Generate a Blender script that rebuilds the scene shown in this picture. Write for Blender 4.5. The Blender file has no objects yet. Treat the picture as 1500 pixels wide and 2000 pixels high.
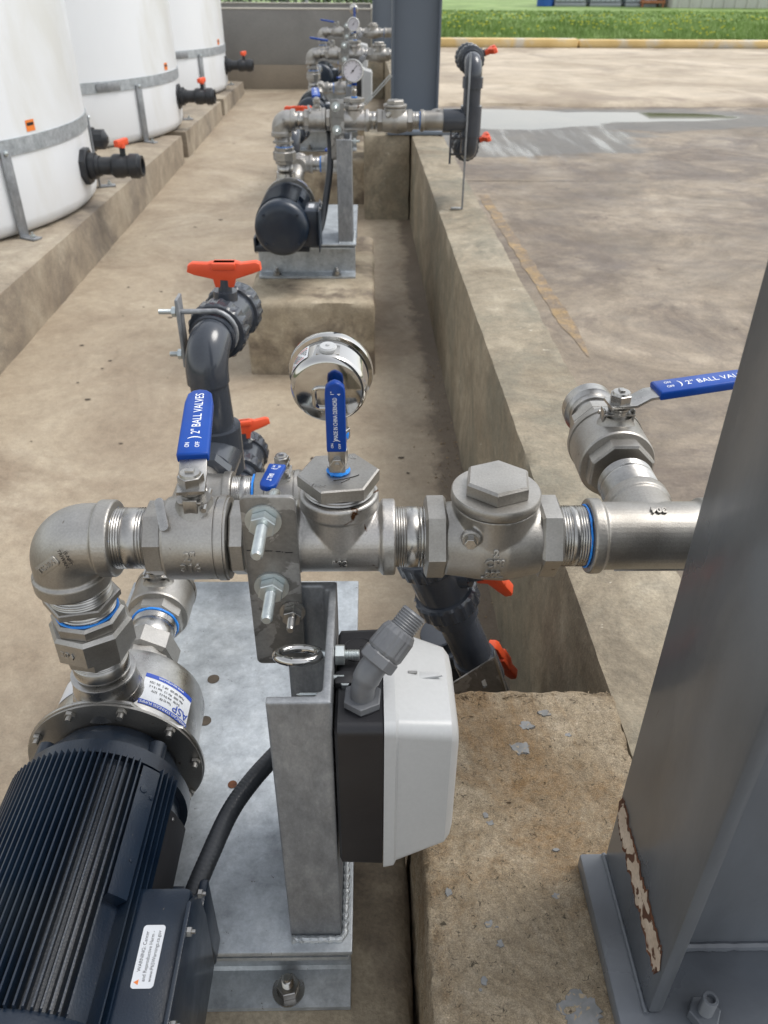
import bpy, bmesh, math, random
from mathutils import Vector, Matrix, noise
random.seed(7)
R = math.radians
sc = bpy.context.scene
C = sc.collection

# ---------------------------------------------------------------- camera
cd = bpy.data.cameras.new('camera')
cam = bpy.data.objects.new('camera', cd); C.objects.link(cam)
cam.matrix_world = Matrix(((0.99985935, 0.00444119, -0.01617273, 0),
                           (-0.01589294, 0.55890167, -0.82908162, 0),
                           (0.00535686, 0.82922204, 0.55889364, 1.25),
                           (0, 0, 0, 1)))
cd.sensor_fit = 'VERTICAL'; cd.sensor_height = 24; cd.sensor_width = 18
cd.lens = 24 * 1565 / 2000
cd.clip_start = .02; cd.clip_end = 600
cd.dof.use_dof = True; cd.dof.focus_distance = .80; cd.dof.aperture_fstop = 8.0
sc.camera = cam

# ---------------------------------------------------------------- world, sun, exposure
w = bpy.data.worlds.new('World'); sc.world = w; w.use_nodes = True
nt = w.node_tree; bg = nt.nodes['Background']
sky = nt.nodes.new('ShaderNodeTexSky'); sky.sky_type = 'NISHITA'; sky.sun_disc = False
sky.sun_elevation = R(58); sky.sun_rotation = R(75); sky.air_density = 1.5; sky.dust_density = 1.5; sky.ozone_density = 1.0
hs = nt.nodes.new('ShaderNodeHueSaturation'); hs.inputs['Saturation'].default_value = .22
nt.links.new(sky.outputs[0], hs.inputs['Color']); nt.links.new(hs.outputs[0], bg.inputs[0])
bg.inputs[1].default_value = .15
sd = bpy.data.lights.new('sun', 'SUN'); sd.energy = 1.3; sd.angle = R(25); sd.color = (1, .96, .9)
sun = bpy.data.objects.new('sun', sd); C.objects.link(sun)
sun.rotation_euler = Vector((math.sin(R(75))*math.cos(R(58)), math.cos(R(75))*math.cos(R(58)), math.sin(R(58)))).to_track_quat('Z', 'Y').to_euler()
sc.view_settings.view_transform = 'Standard'; sc.view_settings.look = 'None'
sc.view_settings.exposure = .62; sc.view_settings.gamma = 1
sc.render.engine = 'CYCLES'

# ---------------------------------------------------------------- materials
MATS = {}
def mat(name, cols, scale=6, metal=0, rough=(.5, .5), bump=0, bscale=200, detail=6, dist=0, coat=0,
        spots=None, spot_scale=30, spot_th=.62, spot_w=.04, patch=None, patch_scale=2, patch_th=.55, patch_w=.1, fine=0, fscale=250,
        stretch=(1, 1, 1), nrough=.5, mid=0, mscale=30, band=None, wet=None, voro=0, vscale=120, sss=0, spec=.5, bdist=.001, cracks=0, cscale=1.5):
    m = bpy.data.materials.new(name); m.use_nodes = True; MATS[name] = m
    n = m.node_tree; L = n.links.new; b = n.nodes['Principled BSDF']
    tc = n.nodes.new('ShaderNodeTexCoord'); mp = n.nodes.new('ShaderNodeMapping'); mp.inputs['Scale'].default_value = stretch
    L(tc.outputs['Object'], mp.inputs[0])
    def nz(s, d=6, di=0, off=0):
        t = n.nodes.new('ShaderNodeTexNoise'); t.inputs['Scale'].default_value = s; t.inputs['Detail'].default_value = d
        t.inputs['Distortion'].default_value = di; t.inputs['Roughness'].default_value = nrough
        if off:
            a = n.nodes.new('ShaderNodeVectorMath'); a.operation = 'ADD'; a.inputs[1].default_value = (off, off*1.7, off*.6)
            L(mp.outputs[0], a.inputs[0]); L(a.outputs[0], t.inputs['Vector'])
        else: L(mp.outputs[0], t.inputs['Vector'])
        return t.outputs['Fac']
    def ramp(src, stops):
        r = n.nodes.new('ShaderNodeValToRGB'); e = r.color_ramp.elements
        while len(e) < len(stops): e.new(.5)
        for i, (p, c) in enumerate(stops):
            e[i].position = p; e[i].color = (*c, 1) if len(c) == 3 else c
        L(src, r.inputs[0]); return r.outputs[0]
    def mix(f, a, bb, mode='MIX'):
        x = n.nodes.new('ShaderNodeMix'); x.data_type = 'RGBA'; x.blend_type = mode
        if isinstance(f, (int, float)): x.inputs[0].default_value = f
        else: L(f, x.inputs[0])
        for k, v in ((6, a), (7, bb)):
            if isinstance(v, tuple): x.inputs[k].default_value = (*v, 1)
            else: L(v, x.inputs[k])
        return x.outputs[2]
    base = nz(scale, detail, dist)
    k = len(cols)
    if k == 1: col = ramp(base, [(.3, cols[0]), (.7, cols[0])])
    else: col = ramp(base, [(.32 + .36*i/(k-1), c) for i, c in enumerate(cols)])
    if voro:
        v = n.nodes.new('ShaderNodeTexVoronoi'); v.inputs['Scale'].default_value = vscale; L(mp.outputs[0], v.inputs['Vector'])
        g = n.nodes.new('ShaderNodeSeparateColor'); L(v.outputs['Color'], g.inputs[0])
        col = mix(ramp(g.outputs[0], [(0, (0, 0, 0)), (1, (voro,)*3)]), col, (.12, .14, .16))
    if patch:
        f = ramp(nz(patch_scale, 8, .6, 3.3), [(patch_th-patch_w, (0, 0, 0)), (patch_th+patch_w, (1, 1, 1))])
        col = mix(f, col, patch)
    if mid:
        f = ramp(nz(mscale, 6, .3, 9.4), [(.3, (1-mid,)*3), (.7, (1+mid*.6,)*3)]); col = mix(1.0, col, f, 'MULTIPLY')
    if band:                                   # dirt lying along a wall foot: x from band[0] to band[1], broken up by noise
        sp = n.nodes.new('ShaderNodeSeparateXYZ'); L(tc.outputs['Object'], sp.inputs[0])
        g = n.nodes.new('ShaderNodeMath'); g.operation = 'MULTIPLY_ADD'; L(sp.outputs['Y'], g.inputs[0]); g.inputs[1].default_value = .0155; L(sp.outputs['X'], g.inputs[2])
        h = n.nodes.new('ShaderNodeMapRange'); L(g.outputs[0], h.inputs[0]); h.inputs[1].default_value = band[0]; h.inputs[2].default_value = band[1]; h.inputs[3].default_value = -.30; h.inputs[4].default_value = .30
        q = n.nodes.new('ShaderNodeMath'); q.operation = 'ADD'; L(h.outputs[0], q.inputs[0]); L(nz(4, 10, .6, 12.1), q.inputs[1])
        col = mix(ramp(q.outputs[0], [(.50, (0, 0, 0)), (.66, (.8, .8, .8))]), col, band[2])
    if fine:
        f = ramp(nz(fscale, 3, 0, 1.1), [(.3, (1-fine,)*3), (.7, (1+fine*.6,)*3)])
        col = mix(1.0, col, f, 'MULTIPLY')
    if spots:
        f = ramp(nz(spot_scale, 4, .8, 7.7), [(spot_th, (0, 0, 0)), (spot_th+spot_w, (1, 1, 1))])
        col = mix(f, col, spots)
    if cracks:
        v = n.nodes.new('ShaderNodeTexVoronoi'); v.feature = 'DISTANCE_TO_EDGE'; v.inputs['Scale'].default_value = cscale
        a = n.nodes.new('ShaderNodeMix'); a.data_type = 'RGBA'; a.inputs[0].default_value = .18
        t = n.nodes.new('ShaderNodeTexNoise'); t.inputs['Scale'].default_value = 5; t.inputs['Detail'].default_value = 8
        L(mp.outputs[0], t.inputs['Vector']); L(mp.outputs[0], a.inputs[6]); L(t.outputs['Color'], a.inputs[7]); L(a.outputs[2], v.inputs['Vector'])
        f = ramp(v.outputs['Distance'], [(0, (1, 1, 1)), (cracks, (0, 0, 0))]); col = mix(f, col, (.05, .04, .03))
    L(col, b.inputs['Base Color'])
    b.inputs['Metallic'].default_value = metal
    rr = n.nodes.new('ShaderNodeMapRange'); L(nz(scale*1.7, 5, 0, 5.1), rr.inputs[0])
    rr.inputs[1].default_value = .3; rr.inputs[2].default_value = .7; rr.inputs[3].default_value = rough[0]; rr.inputs[4].default_value = rough[1]
    rsrc = rr.outputs[0]
    if wet:                                    # standing water and damp round it: (cx, cy, rx, ry, noise) ellipses
        sp = n.nodes.new('ShaderNodeSeparateXYZ'); L(tc.outputs['Object'], sp.inputs[0])
        def M2(op, a, bb):
            q = n.nodes.new('ShaderNodeMath'); q.operation = op
            for k, v in ((0, a), (1, bb)):
                if isinstance(v, (int, float)): q.inputs[k].default_value = v
                else: L(v, q.inputs[k])
            return q.outputs[0]
        m3 = n.nodes.new('ShaderNodeMapping'); m3.inputs['Scale'].default_value = (1.1, 2.6, 1); m3.inputs['Rotation'].default_value = (0, 0, .35); L(tc.outputs['Object'], m3.inputs[0])
        t3 = n.nodes.new('ShaderNodeTexNoise'); t3.inputs['Scale'].default_value = 1.4; t3.inputs['Detail'].default_value = 10; t3.inputs['Roughness'].default_value = .6; L(m3.outputs[0], t3.inputs['Vector'])
        m4 = n.nodes.new('ShaderNodeMapping'); m4.inputs['Scale'].default_value = (9, .8, 1); m4.inputs['Rotation'].default_value = (0, 0, .30); L(tc.outputs['Object'], m4.inputs[0])
        t4 = n.nodes.new('ShaderNodeTexNoise'); t4.inputs['Scale'].default_value = 1.3; t4.inputs['Detail'].default_value = 6; L(m4.outputs[0], t4.inputs['Vector'])
        def ell(cx, cy, rx, ry, k, src):
            dx = M2('DIVIDE', M2('SUBTRACT', sp.outputs['X'], cx), rx); dy = M2('DIVIDE', M2('SUBTRACT', sp.outputs['Y'], cy), ry)
            d = M2('SQRT', M2('ADD', M2('MULTIPLY', dx, dx), M2('MULTIPLY', dy, dy)), 0)
            return M2('ADD', d, M2('MULTIPLY', M2('SUBTRACT', src, .5), k))
        def less(d, e, wd):
            q = n.nodes.new('ShaderNodeMapRange'); q.interpolation_type = 'SMOOTHSTEP'; L(d, q.inputs[0]); q.inputs[1].default_value = e-wd; q.inputs[2].default_value = e+wd; q.inputs[3].default_value = 1; q.inputs[4].default_value = 0; return q.outputs[0]
        damp = M2('MAXIMUM', less(ell(1.15, 6.45, 1.05, 1.05, 1.3, t3.outputs['Fac']), .8, .10), less(ell(2.0, 7.3, 1.75, .75, 1.2, t3.outputs['Fac']), .8, .12))
        pud = M2('MAXIMUM', less(ell(1.05, 7.30, 1.0, .62, .5, t3.outputs['Fac']), .9, .05), less(ell(2.05, 7.42, 1.15, .30, .5, t3.outputs['Fac']), .9, .05))
        trick = M2('MULTIPLY', less(ell(1.25, 6.5, .75, 1.1, .4, t3.outputs['Fac']), .9, .15), less(t4.outputs['Fac'], .40, .16))
        water = M2('MAXIMUM', pud, trick)
        col = mix(M2('MULTIPLY', M2('MAXIMUM', damp, water), .72), col, (.045, .040, .034)); L(col, b.inputs['Base Color'])
        r1 = n.nodes.new('ShaderNodeMix'); L(M2('MULTIPLY', damp, .8), r1.inputs[0]); L(rsrc, r1.inputs[2]); r1.inputs[3].default_value = .36
        r2 = n.nodes.new('ShaderNodeMix'); L(water, r2.inputs[0]); L(r1.outputs[0], r2.inputs[2]); r2.inputs[3].default_value = .02
        rsrc = r2.outputs[0]; wetmask = water
    L(rsrc, b.inputs['Roughness'])
    b.inputs['Specular IOR Level'].default_value = spec
    if coat: b.inputs['Coat Weight'].default_value = coat; b.inputs['Coat Roughness'].default_value = .12
    if sss: b.inputs['Subsurface Weight'].default_value = sss; b.inputs['Subsurface Radius'].default_value = (.03, .03, .03)
    if bump:
        bp = n.nodes.new('ShaderNodeBump'); bp.inputs['Strength'].default_value = bump; bp.inputs['Distance'].default_value = bdist
        L(nz(bscale, 4, 0, 2.2), bp.inputs['Height']); L(bp.outputs[0], b.inputs['Normal'])
        if wet:
            L(M2('MULTIPLY', M2('SUBTRACT', 1, wetmask), bump), bp.inputs['Strength'])
    return m

CAST = mat('cast_stainless', [(.30, .285, .262), (.40, .385, .36), (.47, .455, .43)], scale=14, metal=1, rough=(.38, .52), bump=.35, bscale=900, bdist=.0006,
           spots=(.16, .13, .10), spot_scale=42, spot_th=.70, spot_w=.05, fine=.10, fscale=500)
CASTR = mat('cast_stainless_rusty', [(.33, .32, .30), (.43, .42, .40), (.50, .48, .46)], scale=14, metal=.95, rough=(.36, .5), bump=.35, bscale=900, bdist=.0006,
           spots=(.10, .045, .02), spot_scale=30, spot_th=.645, spot_w=.03, fine=.12, fscale=500)
STEEL = mat('machined_steel', [(.36, .35, .335), (.49, .48, .46)], scale=30, metal=1, rough=(.24, .38), fine=.10, fscale=400, mid=.14, mscale=60)
CHROME = mat('polished_steel', [(.48, .47, .45), (.58, .57, .55)], scale=8, metal=1, rough=(.07, .13))
PLATE = mat('heat_stained_plate', [(.20, .195, .185), (.28, .272, .26)], scale=9, metal=.65, rough=(.34, .46), patch=(.40, .395, .385), patch_scale=20, patch_th=.54, patch_w=.012, nrough=.6, mid=.2, mscale=40, fine=.12)
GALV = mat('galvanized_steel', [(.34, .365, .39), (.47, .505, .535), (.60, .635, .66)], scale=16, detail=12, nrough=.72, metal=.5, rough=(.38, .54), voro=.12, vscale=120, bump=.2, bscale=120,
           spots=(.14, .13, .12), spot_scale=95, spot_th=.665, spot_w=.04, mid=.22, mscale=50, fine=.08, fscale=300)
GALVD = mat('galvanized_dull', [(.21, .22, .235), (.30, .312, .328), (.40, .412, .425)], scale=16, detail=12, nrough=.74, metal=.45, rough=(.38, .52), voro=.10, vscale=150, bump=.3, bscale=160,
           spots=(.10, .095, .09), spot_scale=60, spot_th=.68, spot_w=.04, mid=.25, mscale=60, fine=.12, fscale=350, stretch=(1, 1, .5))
ZINC = mat('zinc_bolt', [(.48, .53, .54), (.62, .66, .66)], scale=60, metal=.85, rough=(.28, .42), bump=.2, bscale=900)
NAVY = mat('navy_motor_paint', [(.005, .012, .026), (.009, .019, .036)], scale=20, rough=(.28, .40), bump=.25, bscale=500, coat=.15, spots=(.11, .10, .085), spot_scale=130, spot_th=.73, spot_w=.02, patch=(.016, .024, .036), patch_scale=13, patch_th=.60, patch_w=.08)
PVC = mat('dark_grey_pvc', [(.034, .040, .052), (.050, .057, .070)], scale=12, rough=(.13, .24), spec=.6, fine=.05, spots=(.12, .115, .105), spot_scale=60, spot_th=.75, spot_w=.03)
PVCB = mat('black_polypropylene', [(.014, .016, .02), (.024, .027, .032)], scale=12, rough=(.32, .45))
ORANGE = mat('orange_plastic', [(.70, .075, .022), (.80, .105, .035)], scale=20, rough=(.38, .5), bump=.1, bscale=300)
BLUE = mat('blue_vinyl', [(.001, .040, .26), (.003, .062, .35)], scale=18, rough=(.30, .40), bump=.08, bscale=160, spec=.32, spots=(.10, .13, .22), spot_scale=60, spot_th=.76, spot_w=.03)
SEAL = mat('blue_thread_sealant', [(.01, .20, .75), (.02, .30, .88)], scale=200, rough=(.3, .4), bump=.5, bscale=700)
WHITEP = mat('white_print', [(.85, .87, .88)], rough=(.5, .5))
BLACKP = mat('black_print', [(.012, .012, .014)], rough=(.5, .5))
BLUEP = mat('blue_print', [(.02, .07, .42)], rough=(.4, .4))
REDP = mat('red_print', [(.6, .07, .05)], rough=(.4, .4))
ORP = mat('orange_print', [(.80, .22, .04)], rough=(.4, .4))
STICK = mat('white_sticker', [(.72, .74, .77)], rough=(.3, .3))
BOXW = mat('light_grey_enclosure', [(.47, .48, .485), (.52, .53, .535)], scale=6, rough=(.32, .42), bump=.06, bscale=700, fine=.03)
BOXB = mat('black_enclosure', [(.010, .010, .013), (.018, .018, .021)], scale=14, rough=(.36, .48), bump=.15, bscale=800)
GFIT = mat('grey_nylon', [(.125, .13, .14), (.165, .17, .18)], scale=25, rough=(.32, .42), fine=.05)
HOSE = mat('black_conduit_jacket', [(.022, .025, .029), (.036, .039, .044)], scale=30, rough=(.28, .42), bump=.3, bscale=300)
TANK = mat('white_polyethylene', [(.70, .725, .755), (.77, .79, .815)], scale=.9, rough=(.30, .42), sss=.06, spots=(.60, .605, .60), spot_scale=3.5, spot_th=.70, spot_w=.05, nrough=.62, patch=(.66, .665, .65), patch_scale=2.2, patch_th=.58, patch_w=.10, stretch=(1, 1, .45))
COLP = mat('grey_column_paint', [(.102, .110, .121), (.142, .152, .166)], scale=5, rough=(.24, .42), mid=.26, mscale=11, bump=.7, bscale=48, coat=.12, patch=(.13, .145, .17), patch_scale=3, patch_th=.55, patch_w=.1, stretch=(1, 1, .4), spots=(.06, .045, .04), spot_scale=55, spot_th=.76, spot_w=.015)
COLF = mat('far_column_paint', [(.115, .14, .175), (.135, .16, .195)], scale=2, rough=(.34, .42), bump=.1, bscale=60)
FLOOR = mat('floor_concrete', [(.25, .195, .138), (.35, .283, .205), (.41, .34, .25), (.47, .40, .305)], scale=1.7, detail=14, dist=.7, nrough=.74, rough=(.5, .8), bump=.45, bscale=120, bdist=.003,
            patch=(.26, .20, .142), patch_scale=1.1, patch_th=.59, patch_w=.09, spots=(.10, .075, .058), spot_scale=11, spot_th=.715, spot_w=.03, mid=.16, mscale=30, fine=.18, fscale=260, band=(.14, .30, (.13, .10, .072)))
PLIN = mat('plinth_concrete', [(.23, .185, .14), (.34, .285, .215), (.44, .385, .30)], scale=2.6, detail=14, dist=.6, nrough=.72, rough=(.65, .85), bump=.5, bscale=80, bdist=.004,
           patch=(.19, .16, .13), patch_scale=1.3, patch_th=.56, patch_w=.08, mid=.2, mscale=14, fine=.15, fscale=120, spots=(.10, .08, .06), spot_scale=6, spot_th=.72, spot_w=.03)
WALL = mat('bund_wall_concrete', [(.16, .128, .088), (.25, .208, .146), (.34, .29, .21), (.43, .375, .285)], scale=3.2, detail=14, dist=.8, nrough=.74, rough=(.6, .85), bump=.6, bscale=90, bdist=.004,
            patch=(.215, .195, .145), patch_scale=2.6, patch_th=.54, patch_w=.07, spots=(.55, .50, .41), spot_scale=15, spot_th=.69, spot_w=.03, mid=.28, mscale=26, fine=.20, fscale=190)
PIER = mat('pier_concrete', [(.25, .185, .115), (.42, .325, .21), (.56, .455, .32), (.72, .62, .48)], scale=8, detail=15, dist=.6, nrough=.85, rough=(.75, .92), bump=1.0, bscale=420, bdist=.004,
            patch=(.37, .225, .10), patch_scale=4.5, patch_th=.57, patch_w=.10, spots=(.10, .078, .05), spot_scale=140, spot_th=.60, spot_w=.04, mid=.45, mscale=150, fine=.5, fscale=700)
PAD = mat('pad_concrete', [(.28, .225, .155), (.40, .335, .24), (.49, .42, .315)], scale=5, detail=12, dist=.5, nrough=.62, rough=(.7, .85), bump=.6, bscale=130, bdist=.003, mid=.22, mscale=24, fine=.2, fscale=200,
          patch=(.19, .15, .11), patch_scale=5, patch_th=.57, patch_w=.07)
BACKW = mat('back_wall_concrete', [(.165, .16, .155), (.21, .205, .195), (.25, .245, .232)], scale=1.1, detail=10, dist=.6, nrough=.6, rough=(.7, .85), fine=.08, fscale=60, bump=.2, bscale=30)
BACKL = mat('back_wall_stain', [(.19, .16, .125), (.26, .22, .17)], scale=2, detail=10, rough=(.7, .85), fine=.08, fscale=60)
RIM = mat('pale_wall_rim', [(.40, .38, .33), (.50, .47, .41)], scale=4, rough=(.7, .8), fine=.1, fscale=50)
PAVE = mat('pavement_concrete', [(.115, .088, .062), (.20, .158, .112), (.30, .243, .178), (.41, .34, .255)], scale=1.25, detail=15, dist=.9, nrough=.76, rough=(.42, .75), bump=.4, bscale=70, bdist=.004,
           patch=(.145, .112, .085), patch_scale=1.5, patch_th=.535, patch_w=.07, spots=(.10, .07, .05), spot_scale=3.4, spot_th=.645, spot_w=.04, mid=.26, mscale=9, fine=.2, fscale=110, wet=True)
PAVL = mat('pale_slab_concrete', [(.33, .265, .19), (.45, .375, .28), (.56, .475, .365)], scale=.9, detail=14, dist=1.0, nrough=.62, rough=(.6, .8), patch=(.29, .23, .17), patch_scale=.9, patch_th=.59, patch_w=.08, mid=.14, mscale=5, fine=.1, fscale=60, bump=.2, bscale=30)
WET = mat('wet_concrete', [(.045, .036, .028), (.085, .068, .053)], scale=1.6, detail=10, dist=1.5, rough=(.10, .42), stretch=(.6, 1.8, 1), spec=.5)
WATER = mat('puddle_water', [(.03, .03, .03)], rough=(.015, .03), spec=.6)
YEL = mat('worn_yellow_paint', [(.33, .225, .105), (.43, .29, .13)], scale=8, rough=(.6, .75), patch=(.235, .178, .125), patch_scale=13, patch_th=.46, patch_w=.08, mid=.3, mscale=9, fine=.3, fscale=120, nrough=.7)
CURBY = mat('yellow_kerb_paint', [(.62, .43, .17), (.74, .55, .26)], scale=3, rough=(.6, .7), patch=(.62, .56, .46), patch_scale=2.2, patch_th=.56, patch_w=.06)
GROUND = mat('soil', [(.06, .075, .025), (.10, .12, .04)], scale=1, rough=(.9, .9))
GRASS = mat('grass_blades', [(.16, .24, .07), (.22, .32, .10), (.29, .39, .15)], scale=.8, rough=(.6, .7), spec=.2, mid=.2, mscale=2)
GRASSY = mat('yellow_flowers', [(.65, .60, .04)], rough=(.6, .6))
LEAF = mat('shrub_leaves', [(.10, .17, .07), (.17, .25, .11)], scale=1.6, rough=(.5, .6))
WOOD = mat('stem_bark', [(.10, .08, .06)], rough=(.8, .8))
WIRE = mat('fence_wire', [(.42, .44, .44)], metal=.6, rough=(.45, .5))
SIDING = mat('pale_siding', [(.60, .59, .56), (.68, .67, .64)], scale=1, rough=(.5, .6))
TOTE = mat('tote_plastic', [(.50, .56, .62), (.62, .67, .71)], scale=2, rough=(.4, .5))
CAGE = mat('tote_cage', [(.30, .32, .34)], metal=.7, rough=(.4, .5))
BARR = mat('blue_drum', [(.02, .10, .42)], rough=(.4, .4))
RUST = mat('rusty_frame', [(.35, .12, .05), (.50, .22, .12)], scale=4, rough=(.7, .8))
PEEL = mat('exposed_primer', [(.42, .33, .25), (.56, .47, .38)], scale=40, rough=(.7, .8), spots=(.08, .03, .014), spot_scale=60, spot_th=.555, spot_w=.03, fine=.15, fscale=400)
RUSTE = mat('rust_edge', [(.06, .022, .012), (.16, .06, .025)], scale=80, rough=(.8, .9), bump=.6, bscale=500)
SPLAT = mat('grey_paint_splat', [(.16, .16, .155), (.23, .232, .23)], spots=(.33, .26, .17), spot_scale=170, spot_th=.60, spot_w=.04, scale=90, rough=(.4, .5), fine=.1)
FACE = mat('gauge_dial', [(.58, .56, .60)], rough=(.25, .25))
GUM = mat('dried_leaf_debris', [(.05, .04, .03), (.09, .07, .05)], scale=60, rough=(.8, .8))
BRONZE = mat('weld_bead', [(.52, .55, .57), (.66, .69, .70)], scale=120, metal=.5, rough=(.26, .4), bump=.8, bscale=350, bdist=.002)

# ---------------------------------------------------------------- mesh helpers
def frame(a):
    a = Vector(a).normalized()
    h = Vector((0, 0, 1)) if abs(a.z) < .9 else Vector((0, 1, 0))
    u = h.cross(a).normalized(); v = a.cross(u)
    return u, v, a
X, Y, Z = Vector((1, 0, 0)), Vector((0, 1, 0)), Vector((0, 0, 1))

class B:
    def __init__(s): s.m = bmesh.new()
    def lathe(s, prof, o=(0, 0, 0), a=(0, 0, 1), n=40, ph=0, caps=True, ref=None):
        o = Vector(o); u, v, a = frame(a)
        if ref is not None:
            u = Vector(ref); u = (u - a*u.dot(a)).normalized(); v = a.cross(u)
        rings = []
        for (t, r) in prof:
            rings.append([s.m.verts.new(o + a*t + (u*math.cos(ph+2*math.pi*i/n) + v*math.sin(ph+2*math.pi*i/n))*max(r, 1e-5)) for i in range(n)])
        for p, q in zip(rings, rings[1:]):
            for i in range(n): s.m.faces.new((p[i], p[(i+1) % n], q[(i+1) % n], q[i]))
        if caps:
            s.m.faces.new(rings[0][::-1]); s.m.faces.new(rings[-1])
        return s
    def box(s, x0, x1, y0, y1, z0, z1, bev=0, mtx=None):
        vs = [s.m.verts.new((x, y, z)) for x in (x0, x1) for y in (y0, y1) for z in (z0, z1)]
        fs = [s.m.faces.new([vs[i] for i in f]) for f in ((0, 1, 3, 2), (4, 6, 7, 5), (0, 4, 5, 1), (2, 3, 7, 6), (0, 2, 6, 4), (1, 5, 7, 3))]
        es = list({e for f in fs for e in f.edges}); nv = vs
        if bev:
            r = bmesh.ops.bevel(s.m, geom=es, offset=bev, segments=2, profile=.5, affect='EDGES')
            nv = list({v for f in r['faces'] for v in f.verts} | {v for v in vs if v.is_valid})
        if mtx is not None: bmesh.ops.transform(s.m, matrix=mtx, verts=nv)
        return s
    def obox(s, o, ax, ay, az, lx, ly, lz, bev=0):       # centred box on its own axes
        M = Matrix((Vector(ax), Vector(ay), Vector(az))).transposed().to_4x4(); M.translation = Vector(o)
        return s.box(-lx/2, lx/2, -ly/2, ly/2, -lz/2, lz/2, bev, M)
    def prism(s, pts, o, ux, uy, un, t, bev=0):           # outline pts in plane (ux,uy), thickness t along un
        o, ux, uy, un = Vector(o), Vector(ux), Vector(uy), Vector(un)
        lo = [s.m.verts.new(o + ux*p[0] + uy*p[1]) for p in pts]; hi = [s.m.verts.new(o + ux*p[0] + uy*p[1] + un*t) for p in pts]
        n = len(pts); f1 = s.m.faces.new(lo[::-1]); f2 = s.m.faces.new(hi)
        for i in range(n): s.m.faces.new((lo[i], lo[(i+1) % n], hi[(i+1) % n], hi[i]))
        if bev:
            bmesh.ops.recalc_face_normals(s.m, faces=s.m.faces)
            bmesh.ops.bevel(s.m, geom=list(f1.edges)+list(f2.edges), offset=bev, segments=2, profile=.5, affect='EDGES')
        return s
    def tube(s, pts, r, n=14, closed=False, caps=True, up=None):
        pts = [Vector(p) for p in pts]; rings = []; N = len(pts); rr = r if isinstance(r, (list, tuple)) else [r]*N
        pu = None
        for i, p in enumerate(pts):
            t = ((pts[(i+1) % N] - pts[i-1]) if closed else (pts[min(i+1, N-1)] - pts[max(i-1, 0)])).normalized()
            if pu is None: pu = frame(t)[0]
            u = (pu - t*pu.dot(t)).normalized(); v = t.cross(u); pu = u
            rings.append([s.m.verts.new(p + (u*math.cos(2*math.pi*k/n) + v*math.sin(2*math.pi*k/n))*rr[i]) for k in range(n)])
        M = N if closed else N-1
        for i in range(M):
            p, q = rings[i], rings[(i+1) % N]
            for k in range(n): s.m.faces.new((p[k], p[(k+1) % n], q[(k+1) % n], q[k]))
        if caps and not closed: s.m.faces.new(rings[0][::-1]); s.m.faces.new(rings[-1])
        return s
    def blob(s, pts3, n): s.m.faces.new([s.m.verts.new(p) for p in pts3]); return s

WP = {}
def wpos(o): return WP.get(o.name, Vector((0, 0, 0))) if o else Vector((0, 0, 0))
def put(name, me, m, parent=None, pivot=None, kind=None):
    o = bpy.data.objects.new(name, me); C.objects.link(o)
    if m is not None and not me.materials: me.materials.append(m)
    pw = wpos(parent)
    pv = Vector(pivot) if pivot is not None else pw
    me.transform(Matrix.Translation(-pv))
    if parent: o.parent = parent
    o.location = pv - pw; WP[o.name] = pv
    if kind: o['kind'] = kind
    return o
def mk(name, b, m, parent=None, ang=32, pivot=None, kind=None, remesh=0, smooth=3, recalc=True):
    if recalc: bmesh.ops.recalc_face_normals(b.m, faces=b.m.faces)
    me = bpy.data.meshes.new(name); b.m.to_mesh(me); b.m.free()
    if remesh:
        t = bpy.data.objects.new('t', me); C.objects.link(t)
        r = t.modifiers.new('r', 'REMESH'); r.mode = 'VOXEL'; r.voxel_size = remesh
        s = t.modifiers.new('s', 'SMOOTH'); s.factor = .5; s.iterations = smooth
        dg = bpy.context.evaluated_depsgraph_get(); me2 = bpy.data.meshes.new_from_object(t.evaluated_get(dg))
        bpy.data.objects.remove(t); bpy.data.meshes.remove(me); me = me2; me.name = name; ang = 60
    me.shade_smooth(); me.set_sharp_from_angle(angle=R(ang))
    return put(name, me, m, parent, pivot, kind)
def thing(name, label, cat, loc, group=None):
    o = bpy.data.objects.new(name, None); C.objects.link(o); o.empty_display_size = .02
    o.location = loc; WP[o.name] = Vector(loc); o['label'] = label; o['category'] = cat
    if group: o['group'] = group
    return o
def tag(o, label, cat, group=None):
    o['label'] = label; o['category'] = cat
    if group: o['group'] = group
    return o
def text(name, s, size, m, parent, fn, ext=.0004, align='CENTER', sx=1):
    c = bpy.data.curves.new('t', 'FONT'); c.body = s; c.size = size; c.extrude = ext; c.align_x = align; c.align_y = 'CENTER'; c.resolution_u = 3
    if ext >= .0008: c.offset = .00025
    if ext > .0003: c.bevel_depth = .00018 if ext < .0008 else .00042
    t = bpy.data.objects.new('t', c); C.objects.link(t)
    dg = bpy.context.evaluated_depsgraph_get(); me = bpy.data.meshes.new_from_object(t.evaluated_get(dg)); bpy.data.objects.remove(t)
    for v in me.vertices: v.co = fn(v.co.x*sx, v.co.y, v.co.z)
    me.name = name; me.materials.clear()
    return put(name, me, m, parent)
def planar(o, u, v, w=None):
    o, u, v = Vector(o), Vector(u).normalized(), Vector(v).normalized(); w = u.cross(v)
    return lambda x, y, z: o + u*x + v*y + w*z
def wrap(o, axis, up, r, off=0.0):     # text written along axis, wrapped round a cylinder
    o, a, upv = Vector(o), Vector(axis).normalized(), Vector(up).normalized(); s = a.cross(upv)
    def f(x, y, z):
        th = y/r
        return o + a*x + (s*math.cos(th) + upv*math.sin(th))*(r + z + off)
    return f
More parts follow.
